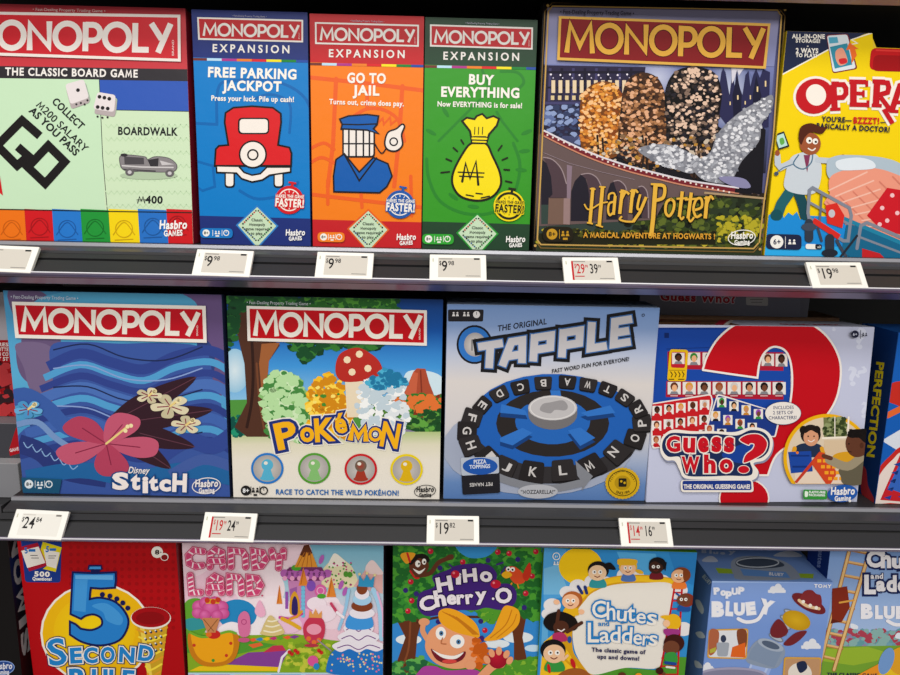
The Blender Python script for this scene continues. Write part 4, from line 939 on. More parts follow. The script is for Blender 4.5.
banner(A, [(90, 64), (826, 82), (826, 227), (94, 207)], '#c40f1f', '#ebe4dc', 12, 118, 186, 806, 199, 96, '#eee8dd', .2)
A.finish()

# ================================================================== letter wheel game
A = game_box('board_game_box', FIT['tapple'], 1, .06, '#8fa3c0', 'pale blue word game box with black letter wheel around a grey button', m=PRINT)
A.part('front_print'); A.z(440, 290, 4)
A.vgrad([(20, 40), (890, 60), (830, 860), (8, 850)], [(0, '#7e9ccb'), (.12, '#8fa8d2'), (.3, '#c5c8d4'), (.4, '#d9d3d0'), (.62, '#d3cfd0'), (.78, '#a9b4cc'), (.9, '#6f8fbe'), (1, '#5c7fb4')])
A.part('age_badge'); A.rrect([(32, 78), (175, 78), (172, 126), (32, 126)], 6, '#2e2c30')
for x in (52, 92, 146): pass
people(A, 62, 98, 15, '#e4e1e0'); people(A, 105, 98, 15, '#e4e1e0'); A.ell(146, 98, 14, 14, '#e4e1e0'); A.line([(146, 98), (146, 88)], 2, '#2e2c30')
A.part('round_emblem'); A.ell(138, 218, 72, 78, '#23232a'); A.ell(138, 218, 64, 70, '#3a7cc4'); A.ell(140, 218, 44, 48, '#d8d3cf', c2='#a9a5a6'); A.line([(128, 200), (128, 240)], 7, '#8d8a8a'); A.line([(140, 196), (140, 240)], 7, '#8d8a8a'); A.line([(152, 200), (152, 240)], 7, '#8d8a8a')
A.part('game_title')
A.text('THE ORIGINAL', 230, 165, 426, 136, 22, '#26252a', .02, slant=.2)
X = lambda t: (150 + t * 640, 322 - t * 90)
TP = [[[(.10, 0), (.10, 1)]], ]
# heavy slanted capitals
def cap(cx, by, w_, h_, kind, ang=-9):
    a = math.radians(ang); S_ = .22
    def P(u, v): x, y = (u - .5) * w_ + v * h_ * S_, -v * h_; return (cx + x * math.cos(a) - y * math.sin(a), by + x * math.sin(a) + y * math.cos(a))
    d = {'T': [([(0, .87), (1, .87)], 'h'), ([(.5, .87), (.5, 0)], 'v')],
         'A': [([(.1, 0), (.42, .87), (.86, .87), (.9, 0)], 'v'), ([(.3, .34), (.9, .34)], 'h')],
         'P': [([(.14, 0), (.14, 1)], 'v'), ([(.14, .87), (.86, .87), (.86, .42), (.14, .42)], 'v')],
         'L': [([(.16, 1), (.16, .13), (.95, .13)], 'v')],
         'E': [([(.95, .87), (.16, .87), (.16, .13), (.95, .13)], 'v'), ([(.16, .5), (.85, .5)], 'h')]}[kind]
    return [([P(*q) for q in pl]) for pl, _ in d]
CP = [('T', 196, 312, 100, 112), ('A', 288, 298, 100, 112), ('P', 405, 280, 92, 114), ('P', 520, 264, 94, 118), ('L', 628, 244, 84, 126), ('E', 722, 228, 88, 128)]
def xt(P, e):
    P = [np.array(p, float) for p in P]; a = P[0] - P[1]; b = P[-1] - P[-2]
    return [P[0] + a / np.hypot(*a) * e] + P[1:-1] + [P[-1] + b / np.hypot(*b) * e]
for w_, col in ((66, '#232327'), (40, '#4b76ae'), (31, '#c6c3c6')):
    for k in CP:
        for pl in cap(k[1], k[2], k[3], k[4] - 8, k[0]): A.line(xt(pl, (w_ - 31) / 2), w_, col, cap='butt')
A.text('FAST WORD FUN FOR EVERYONE!', 446, 332, 756, 282, 15, '#26252a', .02, slant=.2); A.ring(812, 100, 5, 2, '#26252a')
# wheel: centre (550-440)*4
A.part('letter_wheel')
cx, cy = 450, 520
A.ell(cx - 60, cy + 110, 380, 190, '#8890a4', c2='#a9b0c2'); A.ell(cx, cy + 50, 352, 205, '#3d3a3c')
A.ell(cx, cy, 330, 186, '#2a69b8'); A.ell(cx, cy + 12, 226, 134, '#35302f'); A.ell(cx, cy + 4, 150, 92, '#2f6fbc')
for q in ([(325, 430), (400, 410), (410, 440), (350, 458)], [(500, 405), (590, 430), (560, 455), (490, 440)]): A.poly(q, '#332f30')
for q in ([(245, 455), (340, 480), (350, 500), (240, 490)], [(560, 490), (680, 460), (700, 490), (590, 505)], [(240, 590), (330, 550), (370, 570), (290, 620), (240, 605)], [(510, 560), (560, 548), (620, 590), (560, 622)], [(480, 400), (440, 400), (448, 440), (486, 440)]):
    A.poly([(x, y + 16) for x, y in q], '#1f4a86'); A.poly(q, '#3c7cc8')
A.part('wheel_button'); A.ell(450, 495, 98, 62, '#7d7a7c'); A.rect(352, 470, 548, 495, '#7d7a7c'); A.ell(450, 470, 98, 50, '#c4c1c2'); A.ring(450, 470, 90, 4, '#dedbda', ry=45)
A.blob([(400, 480), (410, 455), (440, 448), (490, 440), (510, 462), (500, 480), (460, 478), (440, 492)], '#a09d9f')
A.part('wheel_keys')
KY = [('A', 508, 366, 40, 186), ('B', 412, 370, 40, 178), ('C', 322, 386, 42, 165), ('D', 238, 413, 42, 148), ('E', 170, 458, 44, 125), ('F', 128, 508, 48, 105), ('G', 108, 560, 50, 92), ('H', 124, 618, 52, 72), ('I', 190, 662, 46, 50), ('J', 258, 705, 52, 28), ('K', 368, 724, 54, 10), ('L', 492, 718, 54, -6), ('M', 605, 700, 56, -32), ('N', 706, 645, 54, -52), ('O', 778, 590, 50, -75), ('P', 806, 530, 48, -95), ('R', 790, 474, 46, -115), ('S', 736, 428, 42, -140), ('T', 668, 394, 40, -155), ('W', 590, 376, 40, -168)]
for i, (ch, x, y, s_, ro) in enumerate(KY):
    a = math.radians(ro); c_, n_ = math.cos(a), math.sin(a); hw, hh = s_ * .92, s_ * (.62 if 250 < y < 500 else .78)
    q = [(x + u * c_ - v * n_, y + u * n_ * .8 + v * c_) for u, v in ((-hw * .85, -hh), (hw * .85, -hh), (hw, hh), (-hw, hh))]
    A.rrect([(a_, b_ + 6) for a_, b_ in q], 10, '#1f1c1d'); A.rrect(q, 10, '#383435' if i % 2 else '#302c2d')
A.letters([(ch, x - (8 * math.sin(math.radians(ro))) * 0, y + s_ * .36 * math.cos(math.radians(ro)), s_ * .6, s_ * .72, ro) if abs(ro) < 60 else (ch, x - s_ * .36 * math.sin(math.radians(ro)), y + s_ * .36 * math.cos(math.radians(ro)), s_ * .6, s_ * .72, ro) for ch, x, y, s_, ro in KY], '#cfcbc9', .02)
A.part('arrow_ribbon'); A.line([(170, 700), (230, 744), (330, 776), (450, 790), (560, 770)], 30, '#8b8d94', smooth=True); A.poly([(540, 680), (610, 742), (566, 800), (570, 770), (548, 740)], '#8b8d94'); A.ell(390, 803, 80, 28, '#b9bac0'); A.text('“MOZZARELLA!”', 322, 812, 460, 812, 15, '#2a2a30', .02)
A.z(440, 400, 4); A.part('topic_card'); A.rrect([(82, 230), (236, 226), (240, 368), (90, 376)], 8, '#2b2a30'); A.rrect([(82, 228), (234, 224), (236, 290), (86, 300)], 8, '#b9c0cc'); A.ell(160, 262, 70, 34, '#2a5fae'); A.text('PIZZA', 134, 252, 184, 250, 15, '#dfe3e8', .03); A.text('TOPPINGS', 118, 272, 200, 268, 14, '#dfe3e8', .03); A.text('PET NAMES', 210, 326, 118, 330, 13, '#c9c6c4', .03)
A.part('gold_seal'); cx, cy = 728, 330
A.poly([(cx + (67 + 3 * (i % 2)) * math.cos(i * PI / 30), cy + (61 + 3 * (i % 2)) * math.sin(i * PI / 30)) for i in range(60)], '#d4ae22'); A.ring(cx, cy, 56, 3, '#3a3218', ry=50); A.ell(cx, cy - 2, 32, 29, '#b8961c')
A.rrect([(cx - 16, cy - 20), (cx + 16, cy - 20), (cx + 16, cy + 14), (cx - 16, cy + 14)], 5, '#2e2a20'); A.dots([(cx - 5, cy - 8), (cx + 8, cy - 2)], 5, '#d4ae22')
A.text('BEST SMARTEST NUMBERS', cx - 48, cy - 4, cx + 48, cy - 4, 9, '#3a3218', .01, arcs=42); A.text('SINCE 1994', cx - 28, cy + 38, cx + 30, cy + 36, 11, '#3a3218', .02, arcs=-8)
A.finish()

# ================================================================== question mark game
A = game_box('board_game_box', FIT['guess'], 1, .065, '#c3c6da', 'pale guessing game box with a giant red question mark and two playing children', m=PRINT)
fz = lambda: A.z(640, 290, 3.4615)
A.part('front_print'); fz()
A.rect(20, 80, 880, 780, '#c6c9de')
for x, y, s_, r_ in ((740, 200, 40, 20), (720, 330, 36, -20), (760, 440, 30, 10), (660, 140, 24, 0), (740, 290, 24, 160), (150, 600, 26, 20), (240, 690, 24, -30), (480, 560, 34, 10), (560, 620, 30, -20), (760, 720, 20, 0), (350, 650, 26, 12)):
    A.text('?', x, y, x + s_, y + s_ * math.tan(math.radians(r_ / 4)), s_ * 1.7, '#d5d8e8', .03)
A.poly([(18, 80), (860, 92), (860, 108), (400, 105), (330, 130), (18, 126)], '#c6c9de')
A.part('tray_picture', 'blue plastic tray with rows of portrait tiles')
A.poly([(60, 130), (360, 130), (520, 200), (520, 400), (420, 470), (40, 470)], '#1f50a8'); A.line([(62, 134), (340, 134)], 5, '#16408e'); A.rect(84, 148, 100, 166, '#0e2f70')
A.z(650, 330, 6.754)
A.line([(110, 128), (400, 118)], 6, '#163f8a'); A.poly([(118, 145), (900, 150), (900, 275), (118, 262)], '#b3203a'); A.poly([(110, 345), (900, 345), (900, 470), (106, 452)], '#b3203a')
R_ = random.Random(12)
def portrait(x, y, w_, h_, skin, hair, bg='#e6dcd6', shirt='#8a8a90', body=True):
    A.poly([(x, y), (x + w_, y), (x + w_, y + h_), (x, y + h_)], bg)
    cx, cy = x + w_ / 2, y + h_ * .45
    if body: A.poly([(cx - w_ * .34, y + h_), (cx - w_ * .22, y + h_ * .76), (cx + w_ * .22, y + h_ * .76), (cx + w_ * .34, y + h_)], shirt)
    A.ell(cx, cy - h_ * .08, w_ * .3, h_ * .36, hair, n=10); A.ell(cx + w_ * .02, cy + h_ * .04, w_ * .2, h_ * .28, skin, n=10)
SK = ['#5a3626', '#e8b48a', '#c98f6a', '#7b4d36', '#e2a07a', '#a86c4c']; HR = ['#2a1a16', '#3a2418', '#d8a040', '#6d3a22', '#cfcac6', '#1c1818', '#a0522a']
for i, (s_, h_) in enumerate(((0, 0), (1, 4), (2, 0))): 
    if i: portrait(160 + i * 102 - 10, 152, 86, 84, SK[s_], '#3a8a3c' if i == 1 else '#2a1a16')
portrait(752, 160, 84, 82, SK[1], HR[3]); portrait(846, 160, 80, 86, SK[0], HR[0])
for i in range(8): portrait(118 + i * 101, 350, 88, 84, SK[[1, 4, 3, 5, 1, 2, 3, 0][i]], HR[[3, 2, 1, 6, 4, 0, 5, 5][i]], '#e3dfda')
for i in range(8): A.rects([(135 + i * 101, 440, 185 + i * 101, 446)], '#e6c4c4')
A.part('yellow_frame_picture'); A.rrect([(130, 128), (256, 132), (240, 345), (112, 342)], 22, '#e6bd14'); A.rrect([(142, 146), (238, 148), (232, 256), (138, 252)], 14, '#c02438'); portrait(146, 152, 84, 76, SK[0], HR[0]); A.rects([(124 + 0, 268, 232, 272)], '#9a7c10')
for k in range(4): A.line([(136 + k * 26, 280), (148 + k * 26, 298), (140 + k * 26, 316)], 6, '#4a3c10')
A.rects([(122, 328, 160, 334), (186, 328, 228, 334)], '#4a3c10')
# big question mark
fz(); A.part('red_question_mark', 'giant red question mark with a pale outline')
outer = [(216, 272), (232, 225), (270, 165), (330, 118), (400, 102), (470, 98), (545, 102), (610, 130), (660, 180), (690, 250), (688, 330), (665, 400), (610, 470), (540, 520), (470, 570), (440, 640)]
inner = [(360, 640), (400, 560), (460, 480), (505, 430), (520, 370), (524, 300), (516, 240), (496, 206), (460, 196), (430, 215), (412, 250), (404, 303), (310, 290), (216, 276)]
qm = spline(outer, False, 5) + spline(inner[:-2], False, 4) + inner[-2:]
A.poly(qm, '#c41022'); A.line(qm, 7, '#ece6e0', closed=True)
A.ell(358, 720, 88, 72, '#ece6e0'); A.ell(358, 720, 83, 67, '#c41022')
A.part('portrait_card', 'red card of portraits'); A.z(650, 330, 6.754)
A.rrect([(-10, 495), (408, 428), (424, 480), (360, 760), (10, 800)], 18, '#e9e2de'); A.rrect([(0, 502), (404, 438), (412, 480), (350, 760), (20, 790)], 14, '#c8242c')
for j in range(3):
    for i in range(5):
        x = 8 + i * 80 - j * 4; y = 498 + j * 100 - i * 10; portrait(x + 4, y + 12, 64, 66, SK[(i * 2 + j) % 6], HR[(i + 3 * j) % 7], '#e9e4e0', '#c8242c')
A.part('portrait_card', 'navy blue card of portraits')
A.rrect([(446, 430), (470, 432), (880, 560), (840, 720), (360, 690)], 12, '#e9e2de'); A.rrect([(452, 440), (470, 442), (866, 562), (832, 712), (372, 684)], 10, '#24418c')
for j in range(3):
    for i in range(4):
        x = 446 + i * 82 - j * 42; y = 452 + j * 92 + i * 26; portrait(x, y, 62, 66, SK[(i + j) % 6], ['#3c9a4a', '#2a1a16', '#d8a040', '#a04cb4', '#b3532a', '#3a2418'][(i + 2 * j) % 6], '#e6e2dc', ['#3c9a4a', '#24242c', '#c88a30'][(i + j) % 3])
# logo
A.z(640, 400, 6.4308); A.part('game_title')
CT = [(125, 260), (150, 215), (210, 185), (330, 195), (470, 195), (600, 200), (700, 170), (790, 185), (840, 240), (835, 320), (790, 380), (720, 400), (750, 450), (730, 500), (640, 520), (500, 505), (400, 505), (280, 495), (245, 440), (215, 385), (160, 380), (125, 330)]
A.poly([(x + 6, y + 12) for x, y in spline(CT, True, 6)], '#8f93ab'); A.blob(CT, '#ece5dc')
cc = [(138, 262), (165, 222), (210, 205), (330, 212), (470, 210), (610, 222), (700, 188), (780, 200), (822, 250), (815, 320), (770, 365), (700, 385), (715, 445), (690, 480), (560, 480), (410, 485), (290, 478), (262, 420), (245, 360), (175, 358), (138, 315)]
A.blob(cc, '#24355e'); A.blob([(520, 340), (640, 280), (740, 270), (700, 380), (640, 400), (560, 380)], '#1f4a9c')
L1 = [('G', 208, 330, 90, 105, -2), ('u', 306, 334, 78, 98, 2), ('e', 398, 332, 70, 98, 0), ('s', 482, 330, 64, 100, 0), ('s', 562, 332, 66, 100, 2), ('W', 316, 464, 116, 108, 0), ('h', 440, 464, 76, 120, 0), ('o', 545, 462, 86, 90, 0)]
A.letters(L1, '#c8162a', .05, out=[('#ece5dc', .045)])
qs = [(628, 250), (680, 215), (760, 215), (808, 265), (790, 330), (730, 372), (660, 400), (655, 375), (672, 340), (710, 310), (722, 280), (700, 275), (685, 285)]
A.shape(qs, '#c8162a', '#ece5dc', 6); A.ell(656, 440, 40, 28, '#ece5dc'); A.ell(656, 440, 36, 24, '#c8162a')
A.part('tagline'); A.rrect([(252, 508), (714, 504), (722, 585), (256, 585)], 22, '#ece5dc'); A.rrect([(264, 512), (704, 510), (708, 572), (266, 572)], 14, '#24418c'); A.text('THE ORIGINAL GUESSING GAME!', 272, 562, 698, 562, 26, '#e9e2dc', .04, sp=0)
# speech bubble
A.part('speech_bubble'); A.z(760, 400, 6.136); A.ell(130, 76, 112, 72, '#2f3c6c'); A.ell(130, 76, 109, 69, '#e9e3dc')
for k, (t, x0, x1) in enumerate((('INCLUDES', 70, 196), ('2 SETS OF', 68, 192), ('CHARACTERS!', 42, 214))): A.text(t, x0, 52 + k * 31, x1, 50 + k * 31, 20, '#34406c', .01)
# children at the table
A.part('playing_children', 'round picture of two children playing at a table')
P = [(400 + 270 * math.cos(t), 345 + 268 * math.sin(t)) for t in [math.radians(a) for a in range(143, 361 + 0, 6)]]
def clip_circle(r): return [(400 + r * math.cos(math.radians(a)), 348 + r * math.sin(math.radians(a))) for a in range(144, 325, 5)]
A.poly(clip_circle(268) + [(640, 190), (612, 508), (200, 508)], '#e9b414'); ic = clip_circle(247) + [(640, 210), (612, 506), (208, 506)]
A.poly(ic, '#dccbb4')
A.poly([(376, 102), (512, 100), (520, 218), (380, 226)], '#7d8256'); A.foliage([(380, 106), (508, 104), (514, 214), (384, 220)], ['#5c6a3c', '#98a072', '#3f4c2a'], 30, 18, 21)
A.line([(446, 100), (446, 222)], 6, '#efe6d8'); A.line([(372, 228), (530, 222)], 12, '#f0e6d6'); A.line([(530, 100), (524, 228)], 10, '#efe6d8')
A.poly([(380, 240), (620, 240), (620, 330), (380, 330)], '#d9c2a4'); A.poly([(200, 440), (300, 420), (500, 440), (612, 480), (612, 506), (205, 506)], '#e6d3c0')
A.blob([(440, 330), (520, 310), (600, 330), (600, 370), (440, 380)], '#d8a32a')
A.blob([(190, 300), (240, 262), (340, 262), (380, 300), (370, 340), (200, 340)], '#2c3a56'); A.line([(200, 290), (190, 330)], 26, '#e0a428'); A.line([(366, 290), (374, 320)], 24, '#e0a428')
A.ell(298, 205, 62, 60, '#2a201e'); A.ell(254, 178, 24, 26, '#241c1a'); A.ell(334, 178, 24, 26, '#241c1a'); A.ell(300, 224, 46, 52, '#d8a07e'); A.line([(266, 190), (300, 172), (336, 190)], 14, '#2a201e', smooth=True)
A.line([(282, 240), (300, 250), (320, 238)], 5, '#f0e4dc', smooth=True); A.dots([(282, 216), (318, 216)], 5, '#3a2620')
A.poly([(160, 312), (300, 306), (310, 430), (178, 442)], '#2450a4'); A.rects([(176, 330, 290, 340), (186, 396, 296, 408)], '#173a80'); A.dots([(216, 316)], 9, '#e8862a')
A.poly([(350, 310), (366, 322), (214, 502), (198, 496)], '#c8442c'); A.poly([(350, 312), (380, 316), (460, 440), (420, 506), (390, 506), (300, 380)], '#d3502c')
A.rects([(338 + (i % 3) * 34 + (i // 3) * 22, 356 + (i // 3) * 36, 362 + (i % 3) * 34 + (i // 3) * 22, 376 + (i // 3) * 36) for i in range(12)], '#f0a82e')
A.blob([(470, 420), (540, 380), (620, 330), (640, 400), (612, 506), (500, 506), (480, 460)], '#6d6654'); A.line([(600, 350), (520, 400), (410, 360)], 52, '#a3977f', smooth=True); A.line([(420, 350), (376, 336)], 26, '#6b4230')
A.ell(582, 260, 72, 84, '#6b4230'); A.blob([(520, 210), (540, 180), (590, 172), (640, 180), (650, 260), (620, 250), (590, 225), (545, 226)], '#1f1817'); A.foliage([(520, 180), (640, 170), (640, 215), (530, 215)], ['#1a1413'], 30, 16, 22)
A.ell(608, 272, 12, 18, '#5a3424'); A.dots([(530, 262)], 5, '#1c1412'); A.line([(524, 306), (546, 312)], 4, '#3c2018')
A.part('green_mark'); A.rrect([(252, 540), (397, 544), (396, 602), (252, 600)], 10, '#3f9a44'); A.text('PLASTIC-FREE', 286, 562, 386, 564, 13, '#eee', .04); A.text('PACKAGING', 286, 580, 384, 582, 13, '#eee', .04); A.blob([(262, 552), (280, 556), (278, 582), (262, 584)], '#e6efe2')
hasbro(A, 840, 492, 26, '#f0ece8', fill='#2b62b0', ring='#2b62b0')
A.part('age_badge'); A.z(640, 290, 3.4615); A.ell(735, 151, 13, 13, '#2a2c44'); A.text('6+', 727, 156, 743, 156, 9, '#d5d8e8', .02); A.line([(754, 138), (754, 166)], 2, '#2a2c44'); people(A, 768, 153, 10, '#2a2c44')
A.finish()
gw = A
# ================================================================== peg-shape game at the right end of the middle row
A = game_box('board_game_box', FIT['perf'], 1, .075, '#1657a8', 'blue shape game box cut off by the right frame edge beside the question mark game')
A.part('front_print'); A.z(840, 310, 3.37)
A.rect(60, 0, 1200, 760, '#1c66b8')
A.blob([(150, 270), (200, 240), (330, 260), (420, 330), (300, 360), (190, 320), (146, 300)], '#c8362a'); A.line([(160, 355), (210, 330), (260, 340)], 20, '#e07038')
A.poly([(120, 640), (150, 560), (168, 520), (205, 480), (140, 440), (208, 400), (420, 380), (800, 420), (1000, 700), (300, 720)], '#d9dde6')
A.blob([(100, 655), (115, 560), (170, 490), (240, 450), (500, 420), (900, 480), (900, 640), (400, 700)], '#c9322c'); A.blob([(112, 655), (126, 570), (176, 505), (240, 470), (500, 450), (900, 520), (900, 720), (300, 720)], '#e6d8d0')
A.poly([(135, 640), (210, 470), (900, 420), (900, 700)], '#c62a34'); A.poly([(160, 600), (215, 490), (900, 450), (900, 690), (300, 650)], '#3f6ec0')
for i in range(5):
    for j in range(8): A.poly([(180 + j * 46 - i * 8, 520 + i * 28 - j * 3), (206 + j * 46 - i * 8, 512 + i * 28 - j * 3), (200 + j * 46 - i * 8, 528 + i * 28 - j * 3)], '#27499a', lay=A.layer + (j + i == 0))
A.layer += 1
A.poly([(108, 655), (170, 650), (800, 700), (800, 780), (100, 760)], '#c9302c'); A.text('PERFECTION', 240, 220, 900, 170, 110, '#f2d31c', .04)
A.finish()
B_ = Art(A.base + A.uy * A.depth, -A.uy, A.up, A.depth, A.h, A.root, PRINT, n_out=-A.ux)
B_.part('side_print'); B_.z(840, 310, 3.37); B_.vgrad([(100, -40), (230, -40), (140, 700), (40, 700)], [(0, '#16509c'), (.35, '#14305c'), (1, '#123a70')])
B_.text('PERFECTION', 130, 172, 92, 494, 25, '#dcc81e', .04, sp=.02)
B_.z(760, 400, 6.136); B_.blob([(630, 410), (655, 430), (665, 520), (700, 600), (690, 630), (640, 600), (620, 540)], '#a8353a')
B_.finish()

# question mark box: brown paper top edge with stripes, and its look-alikes behind
q_ = FIT['guess']
g = gw
T_ = Art(g.base + g.up * g.h, g.ux, g.nb, g.w, g.depth, g.root, PRINT, n_out=g.up)
T_.uvmode = True; T_.part('top_print', 'brown paper top edge with red and white stripes')
def R4(x0, x1, y0, y1, c): T_.poly([(x0, y0), (x1, y0), (x1, y1), (x0, y1)], c)
R4(0, .11, 0, .065, '#8a6342'); R4(0, .11, .012, .02, '#4a3222'); R4(0, .11, .032, .042, '#3a281c'); T_.poly([(.075, 0), (.086, 0), (.126, .065), (.112, .065)], '#b7203a'); T_.poly([(.086, 0), (.092, 0), (.132, .065), (.126, .065)], '#e4dcd6')
for k in range(3): T_.poly([(.04 - k * .02, .02 + k * .012), (.062 - k * .02, .02 + k * .012), (.074 - k * .02, .034 + k * .012), (.056 - k * .02, .034 + k * .012)], '#3a1c1c' if k % 2 else '#8d2b30')
T_.text('GUESS WHO?', .17, .012, .25, .012, -.012, '#b7203a', .03)
T_.finish()
# ================================================================== bottom row
BR = 2
A = game_box('board_game_box', FIT['sec5'], BR, .07, '#7c0d16', 'red quick-answer party game with big blue 5 on yellow circle, bottom row left')
A.part('front_print'); A.z(0, 530, 4.6526)
A.rect(-20, -20, 950, 1200, '#b30d18')
for i in range(12): A.dots([(330 + j * 34, 80 + i * 34) for j in range(15)], 9, '#a30a15')
A.ell(450, 480, 262, 234, '#ece4dc'); A.ell(450, 480, 252, 225, '#e8b812'); A.ell(440, 470, 190, 170, '#f0d412', c2='#eabf14', n=40)
A.part('question_cards'); A.rrect([(92, -10), (290, -10), (282, 244), (118, 242)], 14, '#1f3f8c')
A.poly([(96, 78), (176, 58), (222, 164), (136, 192)], '#b01c38'); A.poly([(100, 96), (180, 76), (212, 152), (128, 176)], '#ece6de'); A.poly([(200, 54), (288, 80), (260, 194), (200, 180), (222, 164), (190, 90)], '#e0cf1c'); A.poly([(204, 88), (278, 104), (262, 178), (218, 166)], '#ece6de')
A.text('5', 116, 108, 132, 106, 26, '#2a78c0', .04); A.text('5', 212, 100, 228, 102, 26, '#2a78c0', .04); A.rects([(134, 88, 166, 100), (232, 84, 262, 96)], '#2a78c0'); A.rects([(142, 116, 176, 119), (146, 128, 182, 131), (226, 118, 262, 121), (226, 128, 256, 131)], '#4a4448')
A.text('500', 160, 214, 232, 216, 22, '#efe9e2', .06); A.text('Questions!', 152, 232, 242, 234, 14, '#efe9e2', .04)
A.part('age_badge'); A.ell(732, 102, 27, 27, '#ece6de'); A.text('8', 722, 112, 742, 112, 20, '#3a2020', .04); A.ell(766, 124, 19, 18, '#ece6de'); A.ell(766, 126, 15, 13, '#8c1a20'); A.text('+', 744, 108, 754, 108, 10, '#3a2020', .02)
A.part('cone_picture', 'yellow spiral timer tube with a red mouth')
A.poly([(636, 430), (782, 430), (748, 690), (690, 690)], '#caa42e'); A.poly([(650, 440), (672, 452), (712, 690), (690, 690)], '#e8cf5c')
for i in range(7): A.line([(640 + i * 8, 462 + i * 34), (700, 480 + i * 34), (778 - i * 5, 452 + i * 34)], 9, '#f0d84a' if i % 2 else '#e0a030', smooth=True)
A.dots([(680 + j * 24, 478 + i * 30 - j * 4) for i in range(4) for j in range(4)], 6, '#3c4250'); A.dots([(676 + j * 24, 473 + i * 30 - j * 4) for i in range(4) for j in range(4)], 4, '#dfe2e6')
A.ell(703, 408, 94, 52, '#e9e2da'); A.ell(703, 404, 90, 47, '#a80f1a'); A.ell(700, 408, 66, 30, '#930c16')
A.part('big_number'); V5 = [(345, 200), (535, 200), (535, 262), (420, 262), (415, 322), (470, 312), (540, 335), (590, 400), (588, 460), (550, 510), (470, 532), (390, 518), (332, 480), (330, 432), (380, 452), (430, 462), (478, 440), (470, 400), (430, 384), (395, 395), (370, 402), (335, 380)]
k5 = [(345, 200), (440, 204), (535, 200), (536, 232), (532, 262), (470, 266), (420, 262), (416, 292), (414, 326)] + spline([(414, 326), (470, 318), (540, 340), (588, 398), (590, 450), (552, 508), (470, 530), (390, 516), (332, 482)], False, 4) + [(332, 432), (350, 440)] + spline([(375, 462), (430, 468), (478, 444), (476, 406), (440, 386), (400, 392), (378, 406)], False, 4) + [(335, 386)]
A.line(k5, 20, '#1c1f5c', closed=True); A.poly(k5, '#2f86cc'); A.poly([(352, 208), (528, 208), (528, 230), (352, 226)], '#6cb2e4'); A.poly([(352, 228), (410, 228), (400, 380), (344, 372)], '#4c9cd8'); A.blob([(430, 350), (500, 340), (570, 400), (560, 440), (500, 420), (480, 380)], '#4c9cd8')
A.poly([(414, 160), (474, 160), (480, 182), (466, 186), (466, 200), (424, 200), (424, 186), (408, 182)], '#1c1f5c'); A.poly([(420, 168), (470, 168), (472, 180), (416, 180)], '#4c9cd8')
A.dots([(478, 298), (513, 305), (545, 318), (573, 337), (596, 361)], 12, '#1c1f5c', n=12)
A.part('game_title')
W5 = [('S', 276, 628, 84, 128, -8), ('E', 358, 618, 56, 74, -3), ('C', 424, 618, 66, 76, 0), ('O', 502, 616, 66, 76, 2), ('N', 590, 614, 72, 72, 4), ('D', 676, 608, 70, 74, 8), ('R', 372, 732, 90, 92, -3), ('U', 466, 728, 74, 84, 0), ('L', 534, 728, 52, 82, 2), ('E', 596, 728, 56, 80, 4)]
A.letters(W5[:1], '#2a88c8', .02, out=[('#1c2a5c', .05), ('#ece4dc', .03)]); A.letters(W5[1:], '#2a88c8', .045, out=[('#1c2a5c', .09), ('#ece4dc', .05)])
A.finish()

A = game_box('board_game_box', FIT['candy'], BR, .05, '#3b2a3c', 'sweets themed path game with candy cane lettering and a cone-roofed castle, bottom row')
A.part('front_print'); A.z(175, 530, 4.0909)
A.rect(0, 0, 900, 800, '#e9c8d4'); A.vgrad([(20, 40), (870, 60), (860, 340), (40, 330)], [(0, '#7fb6cc'), (.6, '#a9cfdc'), (1, '#d8d0dc')])
for x, y, r_, c in ((180, 130, 190, '#ecd3dc'), (420, 110, 110, '#eedce2'), (120, 240, 130, '#e8c6d4'), (330, 240, 120, '#efdfe4'), (480, 90, 80, '#ecd3dc'), (590, 320, 90, '#efe0e6'), (400, 340, 90, '#f0e4e8'), (200, 290, 60, '#e9cad8'), (640, 350, 70, '#ecd5de'), (60, 120, 90, '#ecd3dc')): A.ell(x, y, r_, r_ * .8, c)
A.ell(255, 345, 80, 62, '#2f8fc4'); A.blob([(180, 400), (230, 375), (300, 390), (360, 360), (420, 380), (420, 430), (200, 430)], '#f0e8ec')
A.blob([(600, 170), (640, 120), (655, 95), (690, 120), (730, 160), (740, 230), (600, 230)], '#e6ddb8'); A.blob([(640, 110), (655, 95), (680, 112), (700, 140), (650, 150), (625, 150)], '#efe9dc'); A.poly([(730, 230), (805, 125), (850, 180), (850, 260)], '#dfb2ae'); A.blob([(780, 150), (806, 122), (835, 150), (850, 180), (790, 176)], '#ecd6d4')
R2 = random.Random(3)
A.dots([(R2.uniform(615, 735), R2.uniform(130, 225)) for _ in range(30)], 4, '#5aa04a'); A.dots([(R2.uniform(615, 735), R2.uniform(130, 225)) for _ in range(20)], 4, '#c8508c')
A.part('meadow_picture')
A.poly([(30, 410), (260, 430), (500, 425), (640, 450), (860, 470), (860, 600), (30, 600)], '#8cae2e'); A.poly([(30, 420), (250, 440), (420, 470), (200, 520), (40, 500)], '#5a9e3a'); A.blob([(40, 300), (100, 280), (130, 330), (120, 420), (40, 420)], '#6aa83a'); A.blob([(40, 370), (90, 360), (140, 390), (60, 410)], '#3f9aa0')
A.foliage([(470, 460), (860, 480), (860, 580), (450, 575)], ['#a8c23c', '#c4c84a', '#7ea02c'], 60, 16, 14)
A.poly([(60, 575), (100, 556), (170, 548), (435, 560), (425, 576)], '#e8c420'); A.poly([(205, 548), (300, 500), (465, 492), (430, 560)], '#8c4a9a'); A.poly([(360, 500), (400, 472), (440, 470), (455, 492)], '#c43c5c'); A.line([(468, 490), (438, 520), (424, 578)], 9, '#e9e2ea')
